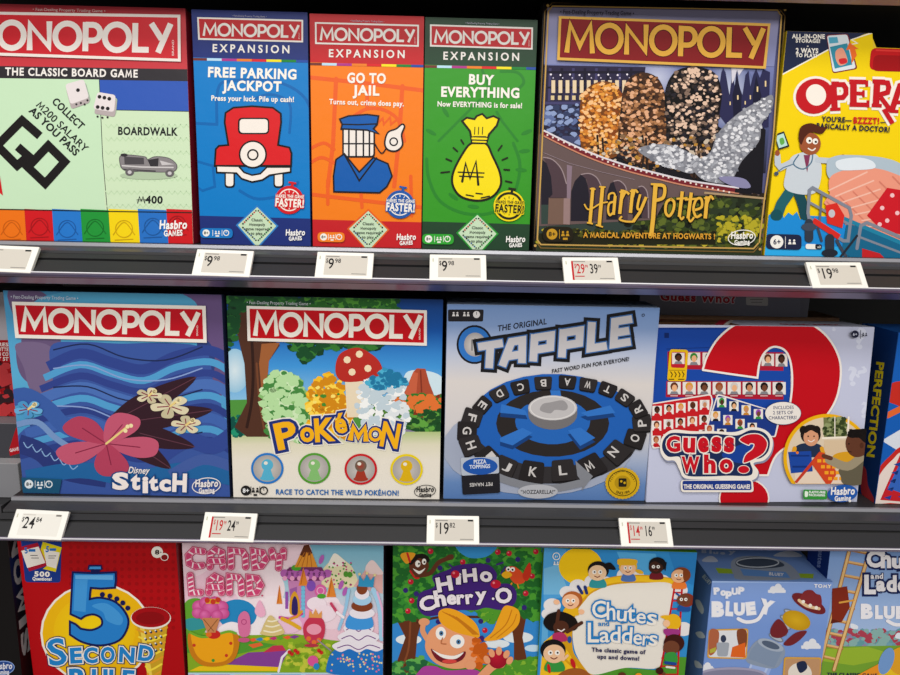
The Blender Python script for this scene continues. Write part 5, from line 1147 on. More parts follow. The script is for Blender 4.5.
for i, c in enumerate(['#e86a3c', '#3f8fc4', '#e8c420', '#c4407c', '#6aa83a', '#e86a3c', '#8c4a9a']): A.poly([(300 + i * 28, 448 - i * 2), (322 + i * 28, 440 - i * 2), (342 + i * 28, 446 - i * 2), (320 + i * 28, 456 - i * 2)], c)
A.poly([(300, 468), (350, 458), (362, 470), (320, 482)], '#e0703c')
A.rrect([(40, 582), (870, 582), (870, 700), (40, 700)], 6, '#b9d4e0'); 
for x0, x1, c in ((55, 85, '#d8406c'), (95, 230, '#b04a9a'), (240, 375, '#e8d030'), (390, 520, '#2f86c0'), (530, 660, '#e06a9a'), (670, 850, '#8cb83a')): A.rrect([(x0, 590), (x1, 590), (x1, 700), (x0, 700)], 8, c)
A.part('castle_picture')
A.poly([(462, 200), (600, 200), (592, 350), (478, 350)], '#c98ab8'); A.poly([(470, 240), (500, 230), (498, 350), (478, 350)], '#a468a8')
for x, y, r_, c in ((520, 360, 60, '#e6a8cc'), (580, 300, 40, '#efe0e8'), (460, 330, 34, '#efe0e8'), (610, 340, 50, '#eedde6'), (470, 385, 50, '#e9c4d8')): A.ell(x, y, r_, r_ * .7, c)
A.poly([(435, 180), (470, 150), (600, 150), (625, 190), (600, 206), (470, 206)], '#7a3a6c'); A.dots([(448 + i * 22, 176 + 6 * (i % 2)) for i in range(9)], 17, '#b86ab4', n=12); A.dots([(450 + i * 30, 196) for i in range(6)], 10, '#e8a6c8', n=10); A.ell(497, 153, 20, 12, '#5aa83c')
A.poly([(490, 150), (528, 62), (548, 58), (584, 150)], '#e09a3c'); A.poly([(512, 100), (528, 62), (548, 58), (562, 92), (548, 104), (540, 88), (528, 110)], '#6a3a24')
for i in range(4): A.line([(500 + i * 20, 148), (530 + i * 8, 90)], 3, '#b8702a')
for x, w_, y0, y1 in ((526, 20, 150, 226), (428, 12, 222, 300), (640, 20, 190, 272)): A.poly([(x - w_, y1), (x, y0), (x + w_, y1)], '#e08c3a'); A.line([(x - w_ * .5, y1 - 6), (x, y0 + 14)], 3, '#b8642a')
A.rects([(452, 250, 464, 320)], '#9a5ab0'); A.rects([(518, 226, 532, 352)], '#4a9cc8'); A.dots([(525, 236 + i * 16) for i in range(8)], 9, '#7cc0dc')
A.blob([(472, 340), (472, 280), (490, 248), (508, 280), (510, 340)], '#d8a030'); A.blob([(480, 340), (480, 290), (491, 268), (502, 290), (502, 340)], '#3c2c6c'); A.ell(558, 226, 18, 22, '#8a5ab8'); A.ell(596, 246, 24, 26, '#d86aa8'); A.ring(596, 246, 14, 4, '#eab0cc'); A.ell(600, 268, 18, 10, '#5aa83c')
A.line([(430, 355), (470, 362), (520, 340)], 12, '#c8479a'); A.line([(440, 360), (480, 380), (510, 398)], 16, '#e0b030'); A.line([(470, 362), (500, 352), (520, 330)], 10, '#e0a030')
for x, y in ((600, 118), (680, 222), (696, 248)): A.ell(x, y, 9, 20, '#b86ab8', rot=20)
A.ell(700, 178, 10, 12, '#5a9c3c'); A.ell(716, 180, 10, 12, '#5a9c3c')
A.part('sweets_picture')   # plain stand-ins for the cast: iced cakes, gumdrops and cones
A.blob([(58, 420), (90, 440), (160, 436), (230, 420), (262, 430), (262, 480), (240, 530), (190, 552), (120, 552), (75, 520), (56, 470)], '#c8821e'); A.blob([(66, 418), (100, 436), (160, 432), (225, 416), (240, 440), (236, 500), (200, 534), (130, 536), (86, 500)], '#eaa81e'); A.line([(64, 416), (110, 434), (160, 428), (220, 412), (250, 420)], 10, '#7ab03a', smooth=True)
A.dots([(80, 468), (212, 510), (230, 460)], 7, '#c8402c'); A.dots([(158, 530)], 7, '#4a9a3c'); A.ell(160, 424, 28, 18, '#c8322c'); A.ell(140, 424, 12, 10, '#e07a2c')
for x, y, r_ in ((100, 310, 28), (128, 296, 28), (165, 294, 28), (192, 312, 28), (95, 336, 24), (200, 338, 24), (148, 316, 34), (124, 345, 24), (174, 346, 24)): A.ell(x, y, r_, r_ * .92, '#e07ab4', c2='#c4508e', hi=(-6, -8))
A.poly([(112, 356), (186, 356), (168, 416), (134, 416)], '#c98a5c'); A.line([(120, 362), (160, 410)], 3, '#8a5a34'); A.line([(176, 362), (138, 410)], 3, '#8a5a34'); A.rects([(128, 278, 184, 298)], '#d8a82c'); A.dots([(134, 284), (158, 290), (178, 282)], 11, '#c8442c', n=10)
A.blob([(262, 350), (285, 328), (306, 346), (310, 400), (300, 430), (270, 430), (260, 395)], '#d87aa4'); A.ell(284, 446, 24, 10, '#c8608c'); A.ring(284, 372, 10, 3, '#b0487c')
A.blob([(355, 408), (370, 372), (392, 345), (420, 370), (444, 400), (446, 420), (400, 430), (352, 422)], '#d8c48a'); 
for i in range(3): A.line([(366 + i * 8, 408 - i * 20), (400, 414 - i * 22), (436 - i * 8, 404 - i * 20)], 6, '#efe6cc', smooth=True)
A.blob([(328, 330), (345, 285), (360, 300), (372, 340), (350, 352)], '#ecb4cc')
A.blob([(530, 380), (556, 352), (600, 356), (615, 390), (606, 440), (570, 462), (538, 448), (526, 412)], '#c8405c'); A.poly([(548, 354), (552, 322), (566, 342), (576, 318), (588, 342), (602, 326), (602, 356)], '#e0a05c'); A.ell(570, 402, 30, 22, '#e8a0b4'); A.dots([(548, 440), (590, 446), (570, 455)], 10, '#e07a3c', n=10); A.line([(586, 446), (640, 490)], 5, '#9c8aa0'); A.ell(560, 468, 30, 7, '#b83c50')
# tall blue iced cake on the right
A.blob([(620, 560), (640, 500), (690, 470), (780, 462), (850, 475), (870, 520), (870, 590), (700, 590), (630, 580)], '#2a7ac4'); A.dots([(R2.uniform(640, 850), R2.uniform(500, 575)) for _ in range(34)], 4, '#e6d8a0'); A.dots([(R2.uniform(640, 850), R2.uniform(500, 575)) for _ in range(20)], 4, '#e07a9a')
for y0, w_ in ((478, 108), (440, 86), (404, 62)):
    A.blob([(752 - w_, y0 - 10), (752 - w_ * .5, y0 - 34), (752, y0 - 40), (752 + w_ * .5, y0 - 34), (752 + w_, y0 - 10), (752 + w_ * .7, y0 + 14), (752 + w_ * .3, y0 + 4), (752, y0 + 18), (752 - w_ * .35, y0 + 4), (752 - w_ * .7, y0 + 16)], '#e8e2ea')
    A.line([(752 - w_ * .8, y0), (752 - w_ * .4, y0 - 12), (752, y0 + 6), (752 + w_ * .4, y0 - 12), (752 + w_ * .8, y0)], 4, '#7a4a8c', smooth=True)
A.blob([(700, 392), (712, 345), (752, 330), (800, 345), (810, 392), (752, 404)], '#4a9cdc')
for y_, w_, c_ in ((335, 52, '#e8e2ea'), (306, 44, '#8a4a2c'), (280, 38, '#a8d0e8'), (256, 30, '#e8e2ea'), (236, 22, '#8a4a2c')): A.ell(766, y_, w_, 24, c_)
A.line([(812, 240), (838, 310), (846, 440)], 20, '#a8d0e8', smooth=True); A.line([(828, 250), (850, 330), (852, 430)], 8, '#e4b4d4', smooth=True); A.line([(712, 240), (698, 320), (672, 400)], 12, '#9cc8e4', smooth=True)
A.poly([(750, 226), (756, 178), (772, 204), (786, 176), (800, 202), (818, 182), (812, 230)], '#3c9ac4'); A.dots([(756, 176), (786, 172), (818, 180)], 6, '#e6d8a0')
A.line([(640, 296), (662, 330)], 11, '#c84a6c'); A.line([(664, 332), (690, 352)], 11, '#efe6ec')
for x, y in ((470, 494), (494, 488), (590, 488)): A.dots([(x, y), (x + 10, y + 8)], 8, '#c8322c', n=10)
A.ell(566, 530, 22, 22, '#d8609c'); A.ell(580, 552, 12, 14, '#2f8fc4')
A.part('game_title')
def candy(pl, closed=False):
    A.line(pl, 30, '#c02a62', closed=closed, cap='round'); A.line(pl, 24, '#e8a8bc', closed=closed, cap='round'); A.line(pl, 20, '#cf4f7c', closed=closed, cap='round')
    P = [np.array(p, float) for p in pl] + ([np.array(pl[0], float)] if closed else []); T = []
    for a_, b_ in zip(P, P[1:]):
        L = np.hypot(*(b_ - a_)); d = (b_ - a_) / max(L, 1e-6); n_ = np.array([-d[1], d[0]])
        for k in range(max(1, int(L / 17))):
            c_ = a_ + d * (k + .5) * L / max(1, int(L / 17)); p = [c_ + d * (-5) - n_ * 10, c_ + d * 1 - n_ * 10, c_ + d * 7 + n_ * 10, c_ + d * 1 + n_ * 10]
            T += [(p[0], p[1], p[2]), (p[0], p[2], p[3])]
    A.add(np.array(T), '#f0dde2')
candy([(118, 84), (80, 78), (58, 100), (62, 132), (88, 145), (114, 140)])
candy([(146, 146), (148, 92), (168, 76), (194, 88), (200, 146)]); candy([(148, 122), (198, 122)])
candy([(232, 146), (232, 80), (278, 84), (290, 100), (292, 146)])
candy([(324, 82), (330, 146), (356, 142), (374, 116), (360, 88)], True)
candy([(398, 80), (404, 104), (444, 104), (446, 80)]); candy([(430, 106), (426, 150)])
candy([(66, 180), (72, 250), (108, 250)]); candy([(142, 250), (146, 200), (166, 184), (190, 196), (194, 250)]); candy([(146, 226), (192, 228)])
candy([(226, 250), (226, 184), (262, 188), (274, 204), (276, 252)]); candy([(306, 188), (310, 252), (338, 248), (354, 220), (338, 192)], True)
A.dots([(360, 262)], 4, '#c02a62')
A.finish()

A = game_box('board_game_box', FIT['hiho'], BR, .05, '#1c3a1e', 'green orchard game with purple title panel and laughing child, bottom row centre')
A.part('front_print'); A.z(385, 530, 4.656)
A.rect(0, 0, 800, 1200, '#3e8fd0'); A.ell(110, 510, 60, 24, '#dfe6ea'); A.ell(620, 500, 70, 26, '#dfe6ea'); A.ell(520, 530, 60, 20, '#dfe6ea'); A.ell(690, 550, 40, 16, '#c6dcec')
A.blob([(30, 640), (140, 590), (300, 640), (600, 610), (730, 600), (730, 800), (30, 800)], '#5a9c34')
A.part('tree_picture')
A.poly([(100, 400), (180, 390), (150, 500), (140, 620), (120, 700), (20, 700), (60, 600), (95, 500), (60, 430)], '#6d3c24'); A.line([(70, 660), (108, 560), (118, 430)], 9, '#8a5232', smooth=True); A.line([(150, 430), (260, 405), (460, 405)], 12, '#5d3422', smooth=True)
A.poly([(590, 450), (610, 400), (660, 390), (640, 500), (660, 600), (600, 610), (600, 520)], '#6d3c24')
LG = [(30, 50), (730, 60), (725, 410), (690, 430), (640, 400), (560, 350), (480, 430), (420, 380), (320, 350), (250, 380), (180, 410), (90, 420), (30, 440)]
A.poly(LG, '#2f7a34'); A.foliage(LG, ['#266a2e', '#3f8f3a', '#55a03a', '#2a7032'], 230, 26, 15)
A.blob([(330, 60), (420, 60), (520, 70), (480, 120), (400, 130), (345, 100)], '#3f94cc')
A.foliage([(460, 350), (540, 370), (500, 450), (440, 420)], ['#7cb03a', '#5a9c34'], 30, 22, 16); A.foliage([(20, 620), (180, 590), (220, 700), (20, 700)], ['#3f8c4a', '#6ab05a', '#2c6e44'], 40, 20, 17); A.foliage([(560, 620), (730, 590), (730, 700), (560, 700)], ['#8ab83c', '#5a9c34'], 40, 20, 18)
A.part('fruit_picture')
ch = [(212, 98, 12), (362, 148, 13), (120, 240, 12), (124, 328, 16), (107, 376, 11), (525, 102, 13), (578, 108, 10), (702, 100, 15), (655, 294, 14), (685, 214, 9), (465, 466, 15)]
A.dots([(x, y) for x, y, r_ in ch], 13, '#c0203c', n=14); A.dots([(x - 4, y - 4) for x, y, r_ in ch], 4, '#e88a90')
A.dots([(480, 140), (618, 136), (96, 280), (256, 176), (446, 424), (648, 360), (248, 426), (146, 296)], 12, '#3c2c78', n=12)
A.part('climbing_child', 'smiling child in a yellow and red hat leaning from the tree')
A.line([(150, 212), (210, 200), (250, 150), (310, 126)], 20, '#6a3c28', smooth=True); A.ell(300, 124, 20, 10, '#6a3c28', rot=-20)
A.ell(158, 166, 46, 44, '#6a3c28'); A.blob([(110, 150), (130, 118), (180, 110), (206, 130), (200, 150), (160, 130), (124, 160)], '#241a18'); A.blob([(72, 120), (90, 104), (140, 108), (126, 136), (100, 156)], '#e0a02c'); A.line([(104, 108), (116, 146)], 10, '#c8322c')
A.ell(153, 156, 12, 16, '#f0ece4'); A.ell(182, 146, 10, 14, '#f0ece4'); A.dots([(158, 156), (184, 148)], 5, '#241a18'); A.blob([(130, 178), (160, 190), (188, 176), (160, 204)], '#f0ece4'); A.line([(118, 190), (140, 220), (156, 222)], 9, '#c8322c', smooth=True)
A.part('bird_picture', 'orange bird with a yellow beak'); A.blob([(560, 180), (600, 168), (640, 200), (650, 240), (610, 250), (580, 220)], '#d8542c'); A.blob([(640, 210), (672, 150), (680, 200), (660, 236)], '#c83c24'); A.blob([(545, 200), (570, 190), (592, 208), (566, 224), (546, 214)], '#e8b024'); A.dots([(574, 180), (594, 182)], 11, '#f0ece4', n=12); A.dots([(574, 182), (594, 184)], 5, '#241a18'); A.line([(590, 246), (580, 262)], 7, '#e0902c'); A.line([(616, 250), (622, 268)], 7, '#e0902c')
A.part('title_panel')
A.blob([(150, 330), (165, 290), (230, 262), (222, 215), (290, 185), (330, 165), (400, 155), (480, 160), (520, 200), (520, 245), (580, 250), (612, 290), (600, 345), (540, 370), (470, 360), (420, 372), (340, 372), (260, 392), (190, 398), (155, 365)], '#4a2a7c')
A.line([(520, 160), (548, 150)], 8, '#4a2a7c'); A.line([(540, 200), (560, 170)], 7, '#4a2a7c'); A.line([(300, 160), (320, 176)], 7, '#4a2a7c')
A.part('game_title', None, 'title_panel')
A.letters([('H', 282, 284, 74, 70, -10), ('i', 342, 252, 26, 54, 0), ('H', 398, 240, 66, 62, -6), ('o', 466, 240, 58, 50, 10), ('C', 206, 374, 74, 70, -16), ('h', 262, 354, 52, 78, -10), ('e', 312, 346, 46, 48, -4), ('r', 354, 344, 38, 46, -4), ('r', 396, 342, 38, 46, -6), ('y', 450, 346, 54, 62, -4), ('·', 503, 324, 12, 12, 0), ('O', 556, 340, 78, 74, -6)], '#e8e0e4', .045, out=[('#2a1650', .05)])
A.ell(327, 204, 20, 18, '#c0203c'); A.ell(515, 250, 24, 20, '#c0203c'); A.dots([(320, 198), (506, 244)], 6, '#e88a90')
A.part('laughing_child', 'laughing child with orange ponytail holding a cherry')
A.line([(206, 520), (176, 470), (180, 430)], 24, '#e0a078', smooth=True); A.ell(182, 426, 26, 18, '#e0a078')
A.blob([(188, 520), (215, 460), (280, 430), (370, 440), (432, 500), (436, 580), (400, 630), (320, 644), (240, 620), (195, 570)], '#e6a47c')
A.blob([(250, 380), (290, 362), (350, 380), (420, 430), (440, 495), (390, 490), (320, 470), (260, 430)], '#eaa828')
for i in range(5): A.line([(268 + i * 16, 378 + i * 6), (340 + i * 12, 420 + i * 6), (410 + i * 6, 484)], 4, '#c8801c', smooth=True)
A.blob([(460, 510), (500, 470), (530, 400), (560, 350), (620, 370), (624, 430), (580, 480), (520, 510)], '#eaa828'); A.line([(490, 500), (560, 440), (590, 370)], 5, '#c8801c', smooth=True); A.line([(520, 500), (590, 440), (612, 390)], 4, '#c8801c', smooth=True); A.ell(450, 503, 12, 14, '#4a2a7c')
A.foliage([(420, 500), (470, 540), (470, 620), (430, 640), (400, 560)], ['#e0782c', '#c8641c'], 20, 24, 19)
A.ell(260, 478, 24, 30, '#f0ece8'); A.ell(336, 516, 34, 32, '#f0ece8'); A.ell(262, 478, 10, 12, '#5a88b0'); A.ell(342, 518, 11, 12, '#5a88b0'); A.dots([(262, 478), (342, 518)], 5, '#241a18')
A.line([(268, 500), (262, 524), (284, 528)], 6, '#c07a54', smooth=True); A.blob([(214, 550), (260, 575), (320, 582), (374, 562), (360, 600), (300, 620), (240, 600)], '#7c2430'); A.blob([(220, 554), (262, 574), (320, 582), (366, 566), (330, 596), (270, 592)], '#f0ece8'); A.ell(300, 608, 34, 10, '#d8504c')
A.ell(398, 626, 26, 22, '#e6a47c'); A.blob([(170, 640), (230, 630), (290, 650), (430, 650), (440, 720), (150, 720)], '#b04aa0'); A.line([(440, 690), (500, 630), (540, 620)], 40, '#e6a47c', smooth=True)
A.ell(525, 598, 44, 44, '#c0203c', c2='#9c1830', hi=(-10, -14))
for x, y in ((474, 600), (496, 570), (530, 560), (565, 575), (580, 604)): A.ell(x, y, 14, 20, '#e6a47c', rot=(x - 525) * .6)
A.finish()

A = game_box('board_game_box', FIT['chutes'], BR, .05, '#4f8a2c', 'white panelled slide and ladder game with children around its edge, lower shelf')
A.part('front_print'); A.z(535, 530, 4.653)
A.rect(0, 40, 800, 1200, '#3c94d0'); A.poly([(40, 80), (140, 80), (200, 300), (40, 330)], '#5aa6da'); A.poly([(40, 180), (110, 160), (160, 300), (40, 300)], '#7cbade'); A.poly([(380, 100), (560, 110), (600, 220), (420, 200)], '#5fb0e0'); A.poly([(620, 100), (760, 110), (740, 260), (660, 220)], '#3488c6')
A.ell(212, 168, 102, 88, '#f0c81c')
A.poly([(40, 330), (60, 330), (60, 700), (20, 700)], '#6ab0dc')
for x, y, r_ in ((150, 290, 36), (200, 262, 40), (270, 240, 40), (80, 350, 40), (60, 390, 30), (420, 210, 40), (470, 220, 40), (590, 240, 40), (660, 280, 50), (700, 330, 36), (690, 460, 40), (330, 240, 30)): A.ell(x, y, r_, r_ * .82, '#e6e2e2')
A.poly([(600, 590), (720, 590), (715, 720), (200, 720), (280, 660), (420, 640), (560, 650)], '#5a9c34')
A.part('slide_picture', 'yellow slide curling round a white panel')
PN = [(230, 330), (270, 290), (360, 255), (500, 245), (640, 255), (625, 380), (600, 560), (570, 640), (420, 640), (280, 672), (230, 640), (185, 560), (175, 460), (195, 380)]
A.line([(640, 246), (500, 230), (360, 240), (262, 280), (200, 340), (160, 420), (150, 520), (170, 600), (260, 690)], 46, '#d8a41c', smooth=True); A.line([(640, 240), (500, 226), (356, 234), (256, 274), (190, 336), (140, 420), (120, 520), (130, 620), (200, 700)], 26, '#f0c42c', smooth=True)
A.poly([(40, 520), (90, 480), (150, 560), (200, 640), (280, 700), (20, 700)], '#f0c42c'); A.line([(90, 500), (130, 590), (220, 670)], 10, '#d8a41c', smooth=True); A.blob(PN, '#e9e3da'); A.blob([(100, 680), (160, 644), (230, 650), (260, 700), (100, 720)], '#a8642c')
A.part('ladder_picture', 'red ladder at the right'); A.line([(650, 255), (600, 560), (574, 700)], 9, '#c8242c'); A.line([(684, 258), (668, 560), (662, 700)], 9, '#c8242c')
for i in range(11): A.line([(646 - i * 7, 290 + i * 38), (682 - i * 2, 290 + i * 38)], 7, '#c8242c')
A.part('children_picture', 'cartoon children sliding, climbing and looking over the panel')
def kid(x, y, r_, skin, hair, shirt, hs=(0, -.35), rot=0, face=True):
    A.blob([(x - r_ * .7, y + r_ * .8), (x, y + r_ * .5), (x + r_ * .8, y + r_ * .8), (x + r_ * .9, y + r_ * 1.6), (x - r_ * .8, y + r_ * 1.6)], shirt)
    A.ell(x + hs[0] * r_, y + hs[1] * r_, r_ * 1.18, r_ * 1.0, hair, rot=rot); A.ell(x, y, r_, r_ * .86, skin, rot=rot)
    if face: A.dots([(x - r_ * .35, y - r_ * .1), (x + r_ * .3, y - r_ * .1)], r_ * .24, '#f2eee8', n=10); A.dots([(x - r_ * .32, y - r_ * .1), (x + r_ * .33, y - r_ * .1)], r_ * .1, '#241c1c'); A.line([(x - r_ * .3, y + r_ * .35), (x, y + r_ * .48), (x + r_ * .28, y + r_ * .34)], r_ * .1, '#7c3028', smooth=True)
kid(290, 198, 42, '#ecc9a4', '#1f1a1c', '#3a9aa0', (.1, -.3)); A.blob([(320, 160), (350, 150), (376, 182), (340, 180)], '#1f1a1c')
kid(432, 178, 36, '#f0c4a0', '#e8b830', '#5a7cb8', (0, -.25)); A.blob([(382, 150), (392, 132), (470, 136), (468, 160), (430, 162), (390, 160)], '#e8b830'); A.ell(485, 192, 20, 9, '#e8b830', rot=20)
kid(562, 172, 34, '#4a2c20', '#1f1a1c', '#7a2430', (.2, -.4)); A.poly([(555, 140), (612, 148), (606, 190), (590, 160)], '#1f1a1c')
kid(668, 212, 36, '#eab890', '#8c4a24', '#e8843c', (.35, -.15)); A.blob([(690, 180), (716, 200), (700, 240), (688, 220)], '#8c4a24')
kid(165, 330, 40, '#f0c09c', '#b86a34', '#e8b824', (.2, -.2)); A.ell(100, 332, 14, 12, '#f0c09c'); A.ell(215, 378, 14, 12, '#f0c09c'); A.line([(200, 260), (218, 290)], 14, '#2a3c7c'); A.line([(232, 262), (240, 290)], 14, '#2a3c7c')
A.blob([(38, 430), (60, 390), (120, 376), (180, 400), (200, 440), (180, 465), (130, 460), (70, 465)], '#1f1614'); A.line([(110, 372), (96, 470)], 16, '#5a3424'); A.line([(150, 470), (216, 428)], 16, '#5a3424'); A.ell(120, 448, 36, 30, '#5a3424'); A.line([(106, 460), (122, 468), (136, 458)], 5, '#f0e8e4'); A.blob([(84, 480), (130, 474), (150, 510), (90, 516)], '#b83a6c'); A.ell(160, 506, 10, 16, '#2a5aa0')
kid(88, 572, 50, '#ecc4a0', '#1f1a1c', '#3f9c4a', (-.1, -.35)); A.line([(130, 600), (150, 580)], 12, '#ecc4a0'); A.ell(176, 616, 10, 24, '#c8242c', rot=-20); A.ell(64, 640, 8, 22, '#c8242c', rot=-10)
kid(690, 322, 32, '#7a4a34', '#8c3c28', '#2a5aa0', (.4, 0)); A.line([(655, 290), (668, 300)], 8, '#2a5aa0')
A.ell(640, 424, 38, 38, '#e8b824'); A.blob([(582, 400), (600, 392), (626, 396), (640, 420), (610, 414)], '#e8b824'); A.ell(610, 430, 16, 16, '#f0c4a0'); A.blob([(600, 456), (670, 460), (660, 486), (606, 484)], '#a8408c')
A.ell(645, 522, 48, 42, '#4a2018'); A.ell(632, 542, 38, 32, '#7a4a34'); A.blob([(605, 570), (650, 566), (660, 610), (606, 606)], '#3f9c4a'); A.line([(606, 612), (650, 618)], 14, '#2a4c9c'); A.line([(610, 632), (646, 636)], 10, '#e8e2da'); A.ell(578, 650, 18, 16, '#4a2018'); A.ell(598, 664, 8, 8, '#7a4a34')
A.blob([(385, 668), (404, 656), (422, 668), (406, 690)], '#6a3c28'); A.ell(480, 672, 16, 12, '#e8a02c')
A.part('game_title')
LT = [('C', 300, 404, 66, 80, -4), ('h', 352, 414, 40, 84, 0), ('u', 400, 420, 46, 50, 4), ('t', 446, 422, 38, 70, 0), ('e', 490, 430, 44, 48, 4), ('s', 540, 438, 46, 52, 4), ('L', 270, 518, 52, 92, 0), ('a', 322, 518, 46, 50, 0), ('d', 372, 520, 48, 76, 0), ('d', 424, 522, 48, 76, 4), ('e', 474, 528, 40, 48, 4), ('r', 512, 532, 30, 46, 4), ('s', 546, 534, 40, 50, 4)]
A.letters(LT, '#2f86c4', .04, out=[('#2f86c4', .07)]); A.letters(LT, '#eee8e0', .012); A.letters([('a', 300, 442, 16, 16, 0), ('n', 318, 442, 16, 16, 0), ('d', 336, 442, 16, 24, 0)], '#2f86c4', .02)
A.part('tagline'); A.text('The classic game of', 262, 560, 510, 572, 18, '#3a3860', .04); A.text('ups and downs!', 288, 592, 484, 602, 18, '#3a3860', .04)
A.part('age_badge'); A.ring(98, 118, 16, 4, '#e9e6e2'); A.text('4+', 90, 125, 106, 125, 12, '#e9e6e2', .01); people(A, 97, 152, 14, '#e9e6e2')
A.finish()

# ---- pop-up toy box (front, top and left side printed)
A = game_box('toy_box', FIT['popup'], BR, .12, '#5d7fc0', 'light blue pop-up toy box with a launcher tube, its printed lid visible', cat='toy box')
A.part('front_print'); A.z(690, 530, 4.2857)
A.vgrad([(60, 210), (640, 210), (600, 900), (20, 900)], [(0, '#8fabdf'), (.3, '#7f9dd6'), (1, '#86a2da')])
A.line([(93, 222), (612, 222)], 5, '#b4cdf0')
def cloud(x, y, w_):
    A.rrect([(x - w_, y), (x + w_, y), (x + w_, y + w_ * .35), (x - w_, y + w_ * .35)], w_ * .1, '#e3e4ea'); A.ell(x - w_ * .4, y, w_ * .4, w_ * .42, '#e3e4ea'); A.ell(x + w_ * .15, y - w_ * .2, w_ * .42, w_ * .5, '#e3e4ea'); A.ell(x + w_ * .6, y + w_ * .05, w_ * .28, w_ * .3, '#e3e4ea')
cloud(372, 256, 38); cloud(518, 494, 42); cloud(70, 590, 34)
A.part('toy_picture', 'grey launcher tube with a maroon brimmed hat on a spring')  # plain stand-in without the figure
A.poly([(300, 490), (400, 480), (300, 700), (200, 700)], '#9fb4e2'); A.line([(268, 560), (215, 700)], 9, '#b9c9ea'); A.line([(330, 590), (280, 700)], 9, '#b9c9ea')
A.blob([(240, 560), (260, 500), (300, 466), (350, 470), (400, 500), (404, 540), (370, 590), (300, 585)], '#93a0b4'); A.poly([(262, 510), (300, 470), (400, 508), (360, 590), (246, 550)], '#8a9ab2'); A.ell(345, 492, 58, 22, '#a9b4c4', rot=20); A.ell(345, 492, 40, 14, '#5c6a80', rot=20)
for i in range(5): A.ell(368 + i * 16, 460 - i * 26, 34, 12, '#b4bcc8', rot=28); 
for i in range(5): A.ring(368 + i * 16, 460 - i * 26, 32, 5, '#7d8796', ry=11, rot=28)
A.blob([(345, 420), (380, 380), (420, 430), (390, 460), (350, 455)], '#7c2e34'); A.blob([(400, 486), (450, 440), (500, 432), (470, 470), (430, 494)], '#7c2e34')
A.ell(455, 386, 62, 40, '#d8b028', rot=20, c2='#c49a1c')
A.ell(508, 314, 80, 30, '#7a2c30', rot=28); A.blob([(468, 300), (488, 262), (520, 256), (540, 272), (560, 282), (558, 330), (500, 322)], '#8a3438'); A.line([(466, 300), (500, 324), (552, 336)], 13, '#e0c29a', smooth=True); A.dots([(484, 306), (514, 322), (540, 332)], 8, '#efe8dc')
A.ell(180, 622, 150, 36, '#a8a4bc'); A.ell(180, 624, 138, 28, '#8d8ba4')
A.part('photo_panel', 'small photograph of two children with the toy'); A.rrect([(80, 424), (250, 420), (242, 552), (72, 548)], 14, '#d8a84c'); A.rrect([(86, 430), (244, 427), (236, 546), (79, 542)], 10, '#dfe0e4')
A.blob([(84, 430), (120, 430), (122, 470), (108, 520), (80, 530)], '#b46c4c'); A.blob([(200, 430), (240, 430), (238, 500), (210, 500)], '#8a5034'); A.poly([(180, 500), (236, 480), (236, 545), (172, 542)], '#e0702c'); A.rrect([(112, 480), (168, 480), (160, 540), (116, 540)], 10, '#a8aeb8'); A.ell(142, 464, 12, 16, '#3c4660'); A.poly([(84, 510), (110, 500), (108, 520), (84, 526)], '#b8b44a')
A.part('cartoon_panel'); A.rrect([(402, 542), (562, 544), (555, 700), (390, 700)], 12, '#d8a84c'); A.rrect([(408, 549), (556, 550), (550, 700), (397, 700)], 10, '#c49a74'); A.blob([(420, 600), (450, 570), (500, 575), (520, 620), (480, 660), (430, 650)], '#e6ded4'); A.blob([(455, 570), (490, 560), (500, 590), (470, 610)], '#2c3654')
A.part('game_title')
A.letters([('P', 114, 274, 26, 30, -4), ('o', 140, 280, 24, 24, 4), ('p', 164, 292, 26, 32, 2), ('U', 190, 276, 26, 30, 0), ('P', 216, 274, 26, 32, 6)], '#e9e8ee', .06, out=[('#a9bfe6', .05)])
A.letters([('B', 118, 370, 52, 66, 0), ('L', 166, 366, 32, 62, 3), ('U', 210, 364, 46, 54, 0), ('E', 262, 362, 40, 56, -6), ('Y', 318, 358, 58, 62, 14)], '#eceaee', .07, out=[('#c3d0ec', .03)])
A.line([(205, 378), (240, 392), (290, 380), (318, 330)], 15, '#eceaee', smooth=True)
A.part('maker_name'); A.text('TOMY', 530, 244, 602, 246, 14, '#eeeef2', .05)
A.finish()
T_ = Art(A.base + A.up * A.h, A.ux, A.nb, A.w, A.depth, A.root, PRINT, n_out=A.up); T_.z(690, 530, 4.2857)
T_.part('top_print'); T_.vgrad([(0, 40), (700, 40), (700, 230), (0, 230)], [(0, '#5f7cb4'), (1, '#86a6dc')])
for x, y, w_ in ((86, 126, 34), (420, 104, 60)): T_.blob([(x - w_, y + 8), (x - w_ * .5, y - 10), (x + w_ * .3, y - 14), (x + w_, y + 6), (x + w_ * .5, y + 12)], '#b9c0d2')
T_.poly([(108, 162), (190, 168), (196, 188), (122, 186)], '#9cb83c'); T_.poly([(450, 186), (530, 188), (528, 208), (470, 206)], '#9cb83c')
T_.blob([(176, 140), (210, 116), (290, 112), (370, 124), (430, 150), (470, 196), (440, 214), (220, 214), (186, 190)], '#9aa3b4'); T_.blob([(196, 136), (230, 120), (300, 116), (380, 134), (400, 156), (300, 166), (210, 158)], '#4c5668'); T_.ring(290, 140, 90, 5, '#c4cad4', ry=20); T_.poly([(214, 166), (330, 176), (410, 180), (430, 206), (230, 196)], '#6f9ad4')
T_.text('BLUEY', 338, 194, 400, 198, 12, '#e9e8ee', .05); T_.letters([('B', 60, 100, 22, 16, 4), ('l', 88, 102, 10, 16, 0), ('u', 110, 104, 22, 10, 0), ('e', 140, 106, 22, 11, 0), ('y', 180, 108, 34, 18, 0)], '#a9b4cc', .05)
T_.finish()
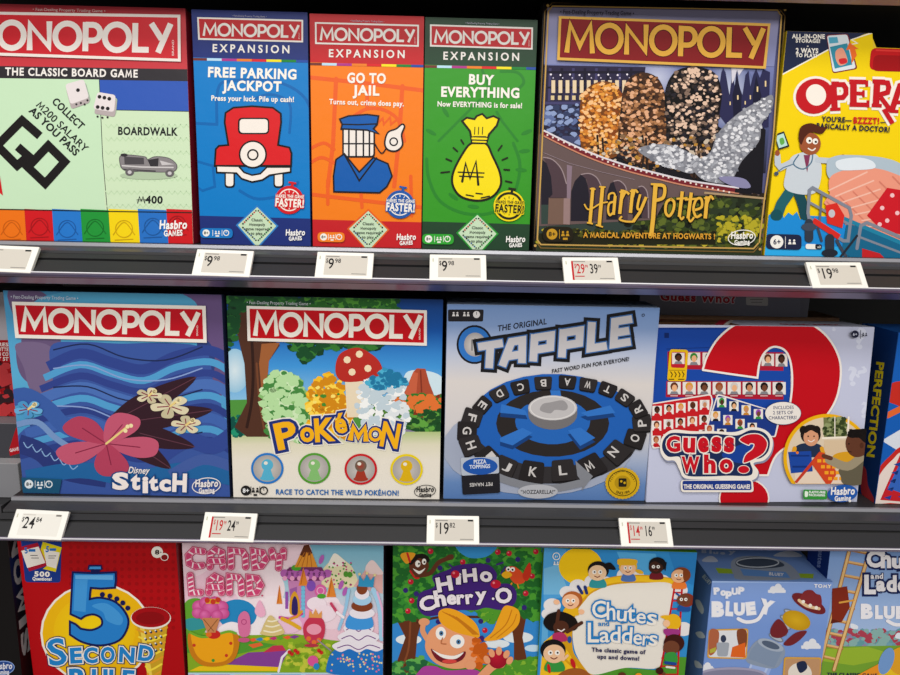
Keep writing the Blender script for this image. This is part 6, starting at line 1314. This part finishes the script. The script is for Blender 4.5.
L_ = Art(A.base + A.uy * A.depth, -A.uy, A.up, A.depth, A.h, A.root, PRINT, n_out=-A.ux); L_.z(690, 530, 4.2857)
L_.part('side_print'); L_.vgrad([(0, 40), (110, 150), (60, 900), (0, 900)], [(0, '#5f82c4'), (1, '#6f90cc')])
L_.blob([(24, 300), (44, 304), (60, 340), (52, 360), (30, 330)], '#d3d8e6'); L_.blob([(24, 440), (50, 436), (66, 460), (40, 462)], '#d3d8e6'); L_.text('BLUEY', 52, 200, 84, 236, 15, '#d3d8e6', .05); L_.blob([(20, 560), (40, 566), (56, 590), (26, 588)], '#d3d8e6')
L_.finish()

# ---- ladder game with blue sky, far right
A = game_box('board_game_box', FIT['chblu'], BR, .05, '#1c3f8c', 'blue and green ladder game cut off by the right frame edge, bottom row')
A.part('front_print'); A.z(690, 530, 4.2857)
A.vgrad([(560, 60), (1800, 60), (1800, 460), (560, 460)], [(0, '#7f9fd0'), (1, '#a9bfe0')])
A.blob([(560, 420), (700, 440), (900, 430), (1200, 440), (1200, 520), (560, 510)], '#7aa6b4'); A.foliage([(580, 430), (1200, 430), (1200, 500), (580, 500)], ['#9c8ab0', '#6fa0a8', '#b04a5c', '#8fb4b0'], 70, 20, 30); A.poly([(570, 500), (1200, 490), (1800, 500), (1800, 900), (540, 900)], '#7da63c'); A.poly([(570, 510), (760, 500), (900, 540), (700, 580), (560, 560)], '#9cb83c'); A.blob([(690, 400), (718, 410), (716, 424), (690, 420)], '#dfe2ea'); A.blob([(890, 440), (930, 450), (920, 466), (880, 462)], '#dfe2ea')
A.part('ladder_picture', 'wooden ladder leaning across the front')
for i, (x0, x1, y) in enumerate(((684, 752, 90), (672, 742, 142), (658, 730, 200), (640, 716, 262), (624, 700, 330), (612, 680, 390), (600, 664, 448), (588, 650, 500), (576, 632, 548))): A.line([(x0, y - 6), (x1, y + 8)], 13, '#b8844c'); A.line([(x0, y - 8), (x1, y + 5)], 8, '#e0b880')
for a_, b_ in (((684, 78), (560, 560)), ((772, 78), (616, 598))): A.line([a_, b_], 17, '#a8743c'); A.line([a_, b_], 11, '#e0bc84')
A.part('kite_picture', 'red brown kite shape and yellow slide')
A.poly([(608, 250), (672, 240), (684, 330), (650, 392), (606, 380)], '#8a3420'); A.line([(640, 310), (700, 300)], 8, '#d8a24c'); A.poly([(650, 392), (600, 400), (606, 380)], '#6a2818')
A.poly([(830, 560), (960, 480), (1100, 560), (1100, 700), (640, 700), (760, 610)], '#e8c42c'); A.poly([(640, 660), (830, 560), (800, 640), (700, 700)], '#e89a2c'); A.ell(908, 560, 60, 60, '#dfa630'); A.ell(840, 560, 30, 60, '#7ca0d0', rot=20)
A.part('game_title')
LT = [('C', 786, 160, 62, 74, 0), ('h', 838, 162, 44, 78, 0), ('u', 888, 164, 50, 46, 0), ('t', 932, 166, 34, 60, 0), ('e', 972, 168, 44, 46, 0), ('s', 1016, 168, 44, 46, 0), ('L', 770, 274, 50, 84, 0), ('a', 816, 262, 40, 46, 0), ('d', 862, 264, 44, 72, 0), ('d', 910, 266, 44, 72, 0), ('e', 956, 268, 40, 46, 0), ('r', 994, 268, 30, 46, 0), ('s', 1030, 268, 40, 46, 0)]
A.letters(LT, '#e6e3e6', .05, out=[('#1c2a5c', .09)]); A.letters([('a', 780, 208, 16, 16, 0), ('n', 800, 208, 16, 16, 0), ('d', 818, 208, 16, 24, 0)], '#e6e3e6', .04, out=[('#1c2a5c', .09)])
A.letters([('B', 756, 380, 52, 66, 0), ('L', 808, 380, 34, 60, 0), ('U', 852, 380, 48, 56, 0), ('E', 900, 380, 40, 56, 0), ('Y', 950, 376, 58, 62, 14)], '#e9e7ec', .07); A.line([(845, 388), (880, 404), (930, 396), (970, 350)], 15, '#e9e7ec', smooth=True)
A.part('tagline'); A.text('THE CLASSIC GAME', 586, 622, 800, 626, 12, '#2a2a4c', .04)
A.finish()
L_ = Art(A.base + A.uy * A.depth, -A.uy, A.up, A.depth, A.h, A.root, PRINT, n_out=-A.ux); L_.z(690, 530, 4.2857); L_.part('side_print'); L_.rect(480, 40, 640, 900, '#20408c')
L_.text('Chutes', 572, 66, 560, 170, 20, '#8fa0d0', .04); L_.finish()

# ---- SIMON box at the far left: its right side carries the name
A = game_box('board_game_box', (-.72, -.014, 0, .01, .1695, .268), BR, .07, '#151416', 'black electronic game box seen edge-on with silver letters, lower left corner')
A.part('front_print'); A.z(0, 530, 4.6526); A.rect(-900, -100, 100, 1400, '#1a1718')
hasbro(A, 2, 668, 22, '#d8d8e0', fill='#2b4f90', ring='#8fa8d8')
A.finish()
Rs = Art(A.base + A.ux * A.w, A.uy, A.up, A.depth, A.h, A.root, PRINT, n_out=A.ux)
Rs.uvmode = True; Rs.part('side_print'); Rs.vgrad([(0, .24), (.07, .24), (.07, 0), (0, 0)], [(0, '#1c2c5c'), (.35, '#1a1820'), (.6, '#3a1418'), (1, '#141214')])
Rs.part('side_lettering')
v_ = .092
for ch in 'SIMON':
    gv, gt = glyph(ch, .05); hh_ = .045 if ch != 'I' else .016; w0 = np.ptp(gv[:, 0]); h0 = np.ptp(gv[:, 1])
    Xn = .024 - .019 * (gv[:, 1] - gv[:, 1].min()) / h0; Yn = v_ + (gv[:, 0] - gv[:, 0].min()) / w0 * hh_ * .8
    Rs.add(np.stack([Xn, Yn], -1)[gt], '#a9a6a8'); v_ += hh_ * .8 + .006
Rs.finish()

# ================================================================== goods of the next bay, left of the blue game
def carton(name, x0, x1, y0, y1, z0, z1, col, label, cat='toy box', art=None):
    r = empty(name, ((x0 + x1) / 2, (y0 + y1) / 2, z0), 0, label, cat)
    cuboid('carton', x0, x1, y0, y1, z0, z1, mat('card_' + col.strip('#'), col, .5, bump=.05), r, .001)
    F = Art((x0, y0, z0), (1, 0, 0), (0, 0, 1), x1 - x0, z1 - z0, r, PRINT, n_out=Vector((0, -1, 0)))
    if art: art(F); F.finish()
    return r
zs = ZS[1]
def a1(F):
    F.part('front_print'); F.z(); F.rect(-40, 290, 60, 340, '#b9b4bc'); F.rect(-40, 340, 60, 362, '#b3141e'); F.rect(-40, 362, 60, 430, '#7c1018'); F.foliage([(-10, 362), (20, 362), (20, 425), (-10, 425)], ['#a81a22', '#5c0c14', '#3c2a30', '#c44448'], 30, 7, 40)
    for k, t in enumerate(('RES', 'OTTE', 'N CO', 'Y ST')): F.text(t, -2, 346 + k * 4.8, 8.5, 346.3 + k * 4.8, 3.4, '#ece4e0', .03)
D1 = .10
carton('toy_box', -.74, -.567, D0 + D1, D0 + D1 + .1, -.305, -.128, '#8c8890', 'white and red carton with small white capitals, half hidden left of the blue game', art=a1)
def a2(F):
    F.part('front_print'); F.z(); F.rect(-60, 415, 60, 470, '#4c4c52'); F.poly([(9, 450), (16, 428), (20, 424), (24, 452), (10, 456)], '#b01c28'); F.line([(-20, 424), (20, 418)], 1.2, '#c9c9cc')
    F.text('GAME', 10, 452, 19, 450, 3, '#e6dede', .03)
carton('toy_box', -.74, -.567, D0 + .07, D0 + .2, -.355, -.3052, '#77777c', 'grey carton with a red corner, stacked under the white and red carton', art=a2)
def a3(F): F.part('front_print'); F.z(); F.rect(-60, 455, 60, 500, '#8c8c90'); F.line([(-20, 466), (22, 458)], 1, '#8c8c90')
carton('toy_box', -.75, -.567, D0 + .05, D0 + .2, zs + .001 - .03, -.3552, '#a2a2a4', 'plain pale grey carton at the bottom of the stack left of the blue game', art=a3)
sr = empty('side_shelf', (-.66, D0 + .2, zs - .03), 0, 'dark shelf of the neighbouring bay holding the stacked cartons at left', 'shelf')
cuboid('deck', -.76, -.578, D0 + .03, D0 + .44, zs - .05, zs - .0295, M_DECK, sr)
cuboid('front_edge', -.76, -.578, D0 + .024, D0 + .03, zs - .06, zs - .0295, M_LIP, sr)

# ---- boxes lying on top behind the middle row, seen in the gap under the upper shelf
def lid(x0, x1, z0, z1, y0, col, label, art):
    return carton('board_game_box', x0, x1, y0, y0 + .18, z0, z1, col, label, 'board game', art)
def b1(F):
    F.part('front_print'); F.z(); F.rect(640, 285, 800, 330, '#787882'); F.text('Guess Who?', 660, 300, 735, 303, 8, '#a01c2c', .05, out=[('#c9c0c4', .05)]); F.rrect([(746, 296), (768, 297), (768, 306), (746, 305)], 2, '#b0aca8'); F.rects([(750, 299, 763, 299.6), (751, 302, 762, 302.5)], '#5c5a5c')
lid(.272, .505, ZS[1] + .235, ZS[1] + .262, D0 + .085, '#5c5c66', 'grey guessing game box lying flat in the gap above the question mark game', b1)
def b2(F):
    F.part('front_print'); F.z(); F.rect(-10, 270, 120, 300, '#4c7a58'); F.rrect([(27, 280), (44, 280), (44, 286), (27, 286)], 1, '#ff9c34'); F.rect(44, 280, 90, 288, '#fff8e8'); F.text('GAME', 29, 284.5, 42, 284.6, 3, '#4a1c14', .04); F.ell(75, 283, 8, 3, '#2b4f90'); F.dots([(56, 283), (63, 282)], 1.6, '#5c9c4a')
lid(-.53, -.42, ZS[1] + .272, ZS[1] + .288, D0 + .045, '#26382c', 'small striped carton with orange and cream labels behind the blue game', b2)
for x0, x1, y0, h_, d_, cc, lb in ((.275, .555, D0 + .094, .234, .062, '#8a6342', 'brown topped copy standing directly behind the question mark game'), ):
    lid_ = empty('board_game_box', ((x0 + x1) / 2, y0 + d_ / 2, ZS[1]), 0, lb, 'board game')
    cuboid('carton', x0, x1, y0, y0 + d_, ZS[1], ZS[1] + h_, mat('card_' + cc.strip('#'), cc, .5, bump=.05), lid_, .001)
for i, xc, rot, txt, lb in TG: tag(i, xc, 60, rot, txt, lb, glare=('glare' in lb))
# ------------------------------------------------------------------ light and camera
def area(name, loc, rot, sx, sy, e, col=(1, 1, 1)):
    l = bpy.data.lights.new(name, 'AREA'); l.shape = 'RECTANGLE'; l.size = sx; l.size_y = sy; l.energy = e; l.color = col
    o = bpy.data.objects.new(name, l); COL.objects.link(o); o.location = loc; o.rotation_euler = rot
    o['kind'] = 'structure'; return o
area('ceiling_light', (-.5, -.75, 1.75), (math.radians(33), 0, 0), 2.6, .5, 36, (1, .975, .94))
area('ceiling_light', (.2, -2.3, 1.35), (math.radians(60), 0, 0), 3.4, .7, 68, (1, .98, .95))
w = bpy.data.worlds.new('world'); SC.world = w; w.use_nodes = True
w.node_tree.nodes['Background'].inputs[0].default_value = (1, .97, .94, 1); w.node_tree.nodes['Background'].inputs[1].default_value = .28
cam = bpy.data.cameras.new('camera'); co = bpy.data.objects.new('camera', cam); COL.objects.link(co)
cam.sensor_width = 36; cam.sensor_fit = 'HORIZONTAL'; cam.lens = F_PX / 900 * 36; cam.clip_start = .01
Mx = Matrix((CR, CU, -CD)).transposed().to_4x4(); co.matrix_world = Mx
SC.camera = co
vs = SC.view_settings; vs.view_transform = 'Standard'; vs.look = 'None'; vs.gamma = 1; vs.exposure = 0; vs.use_curve_mapping = False
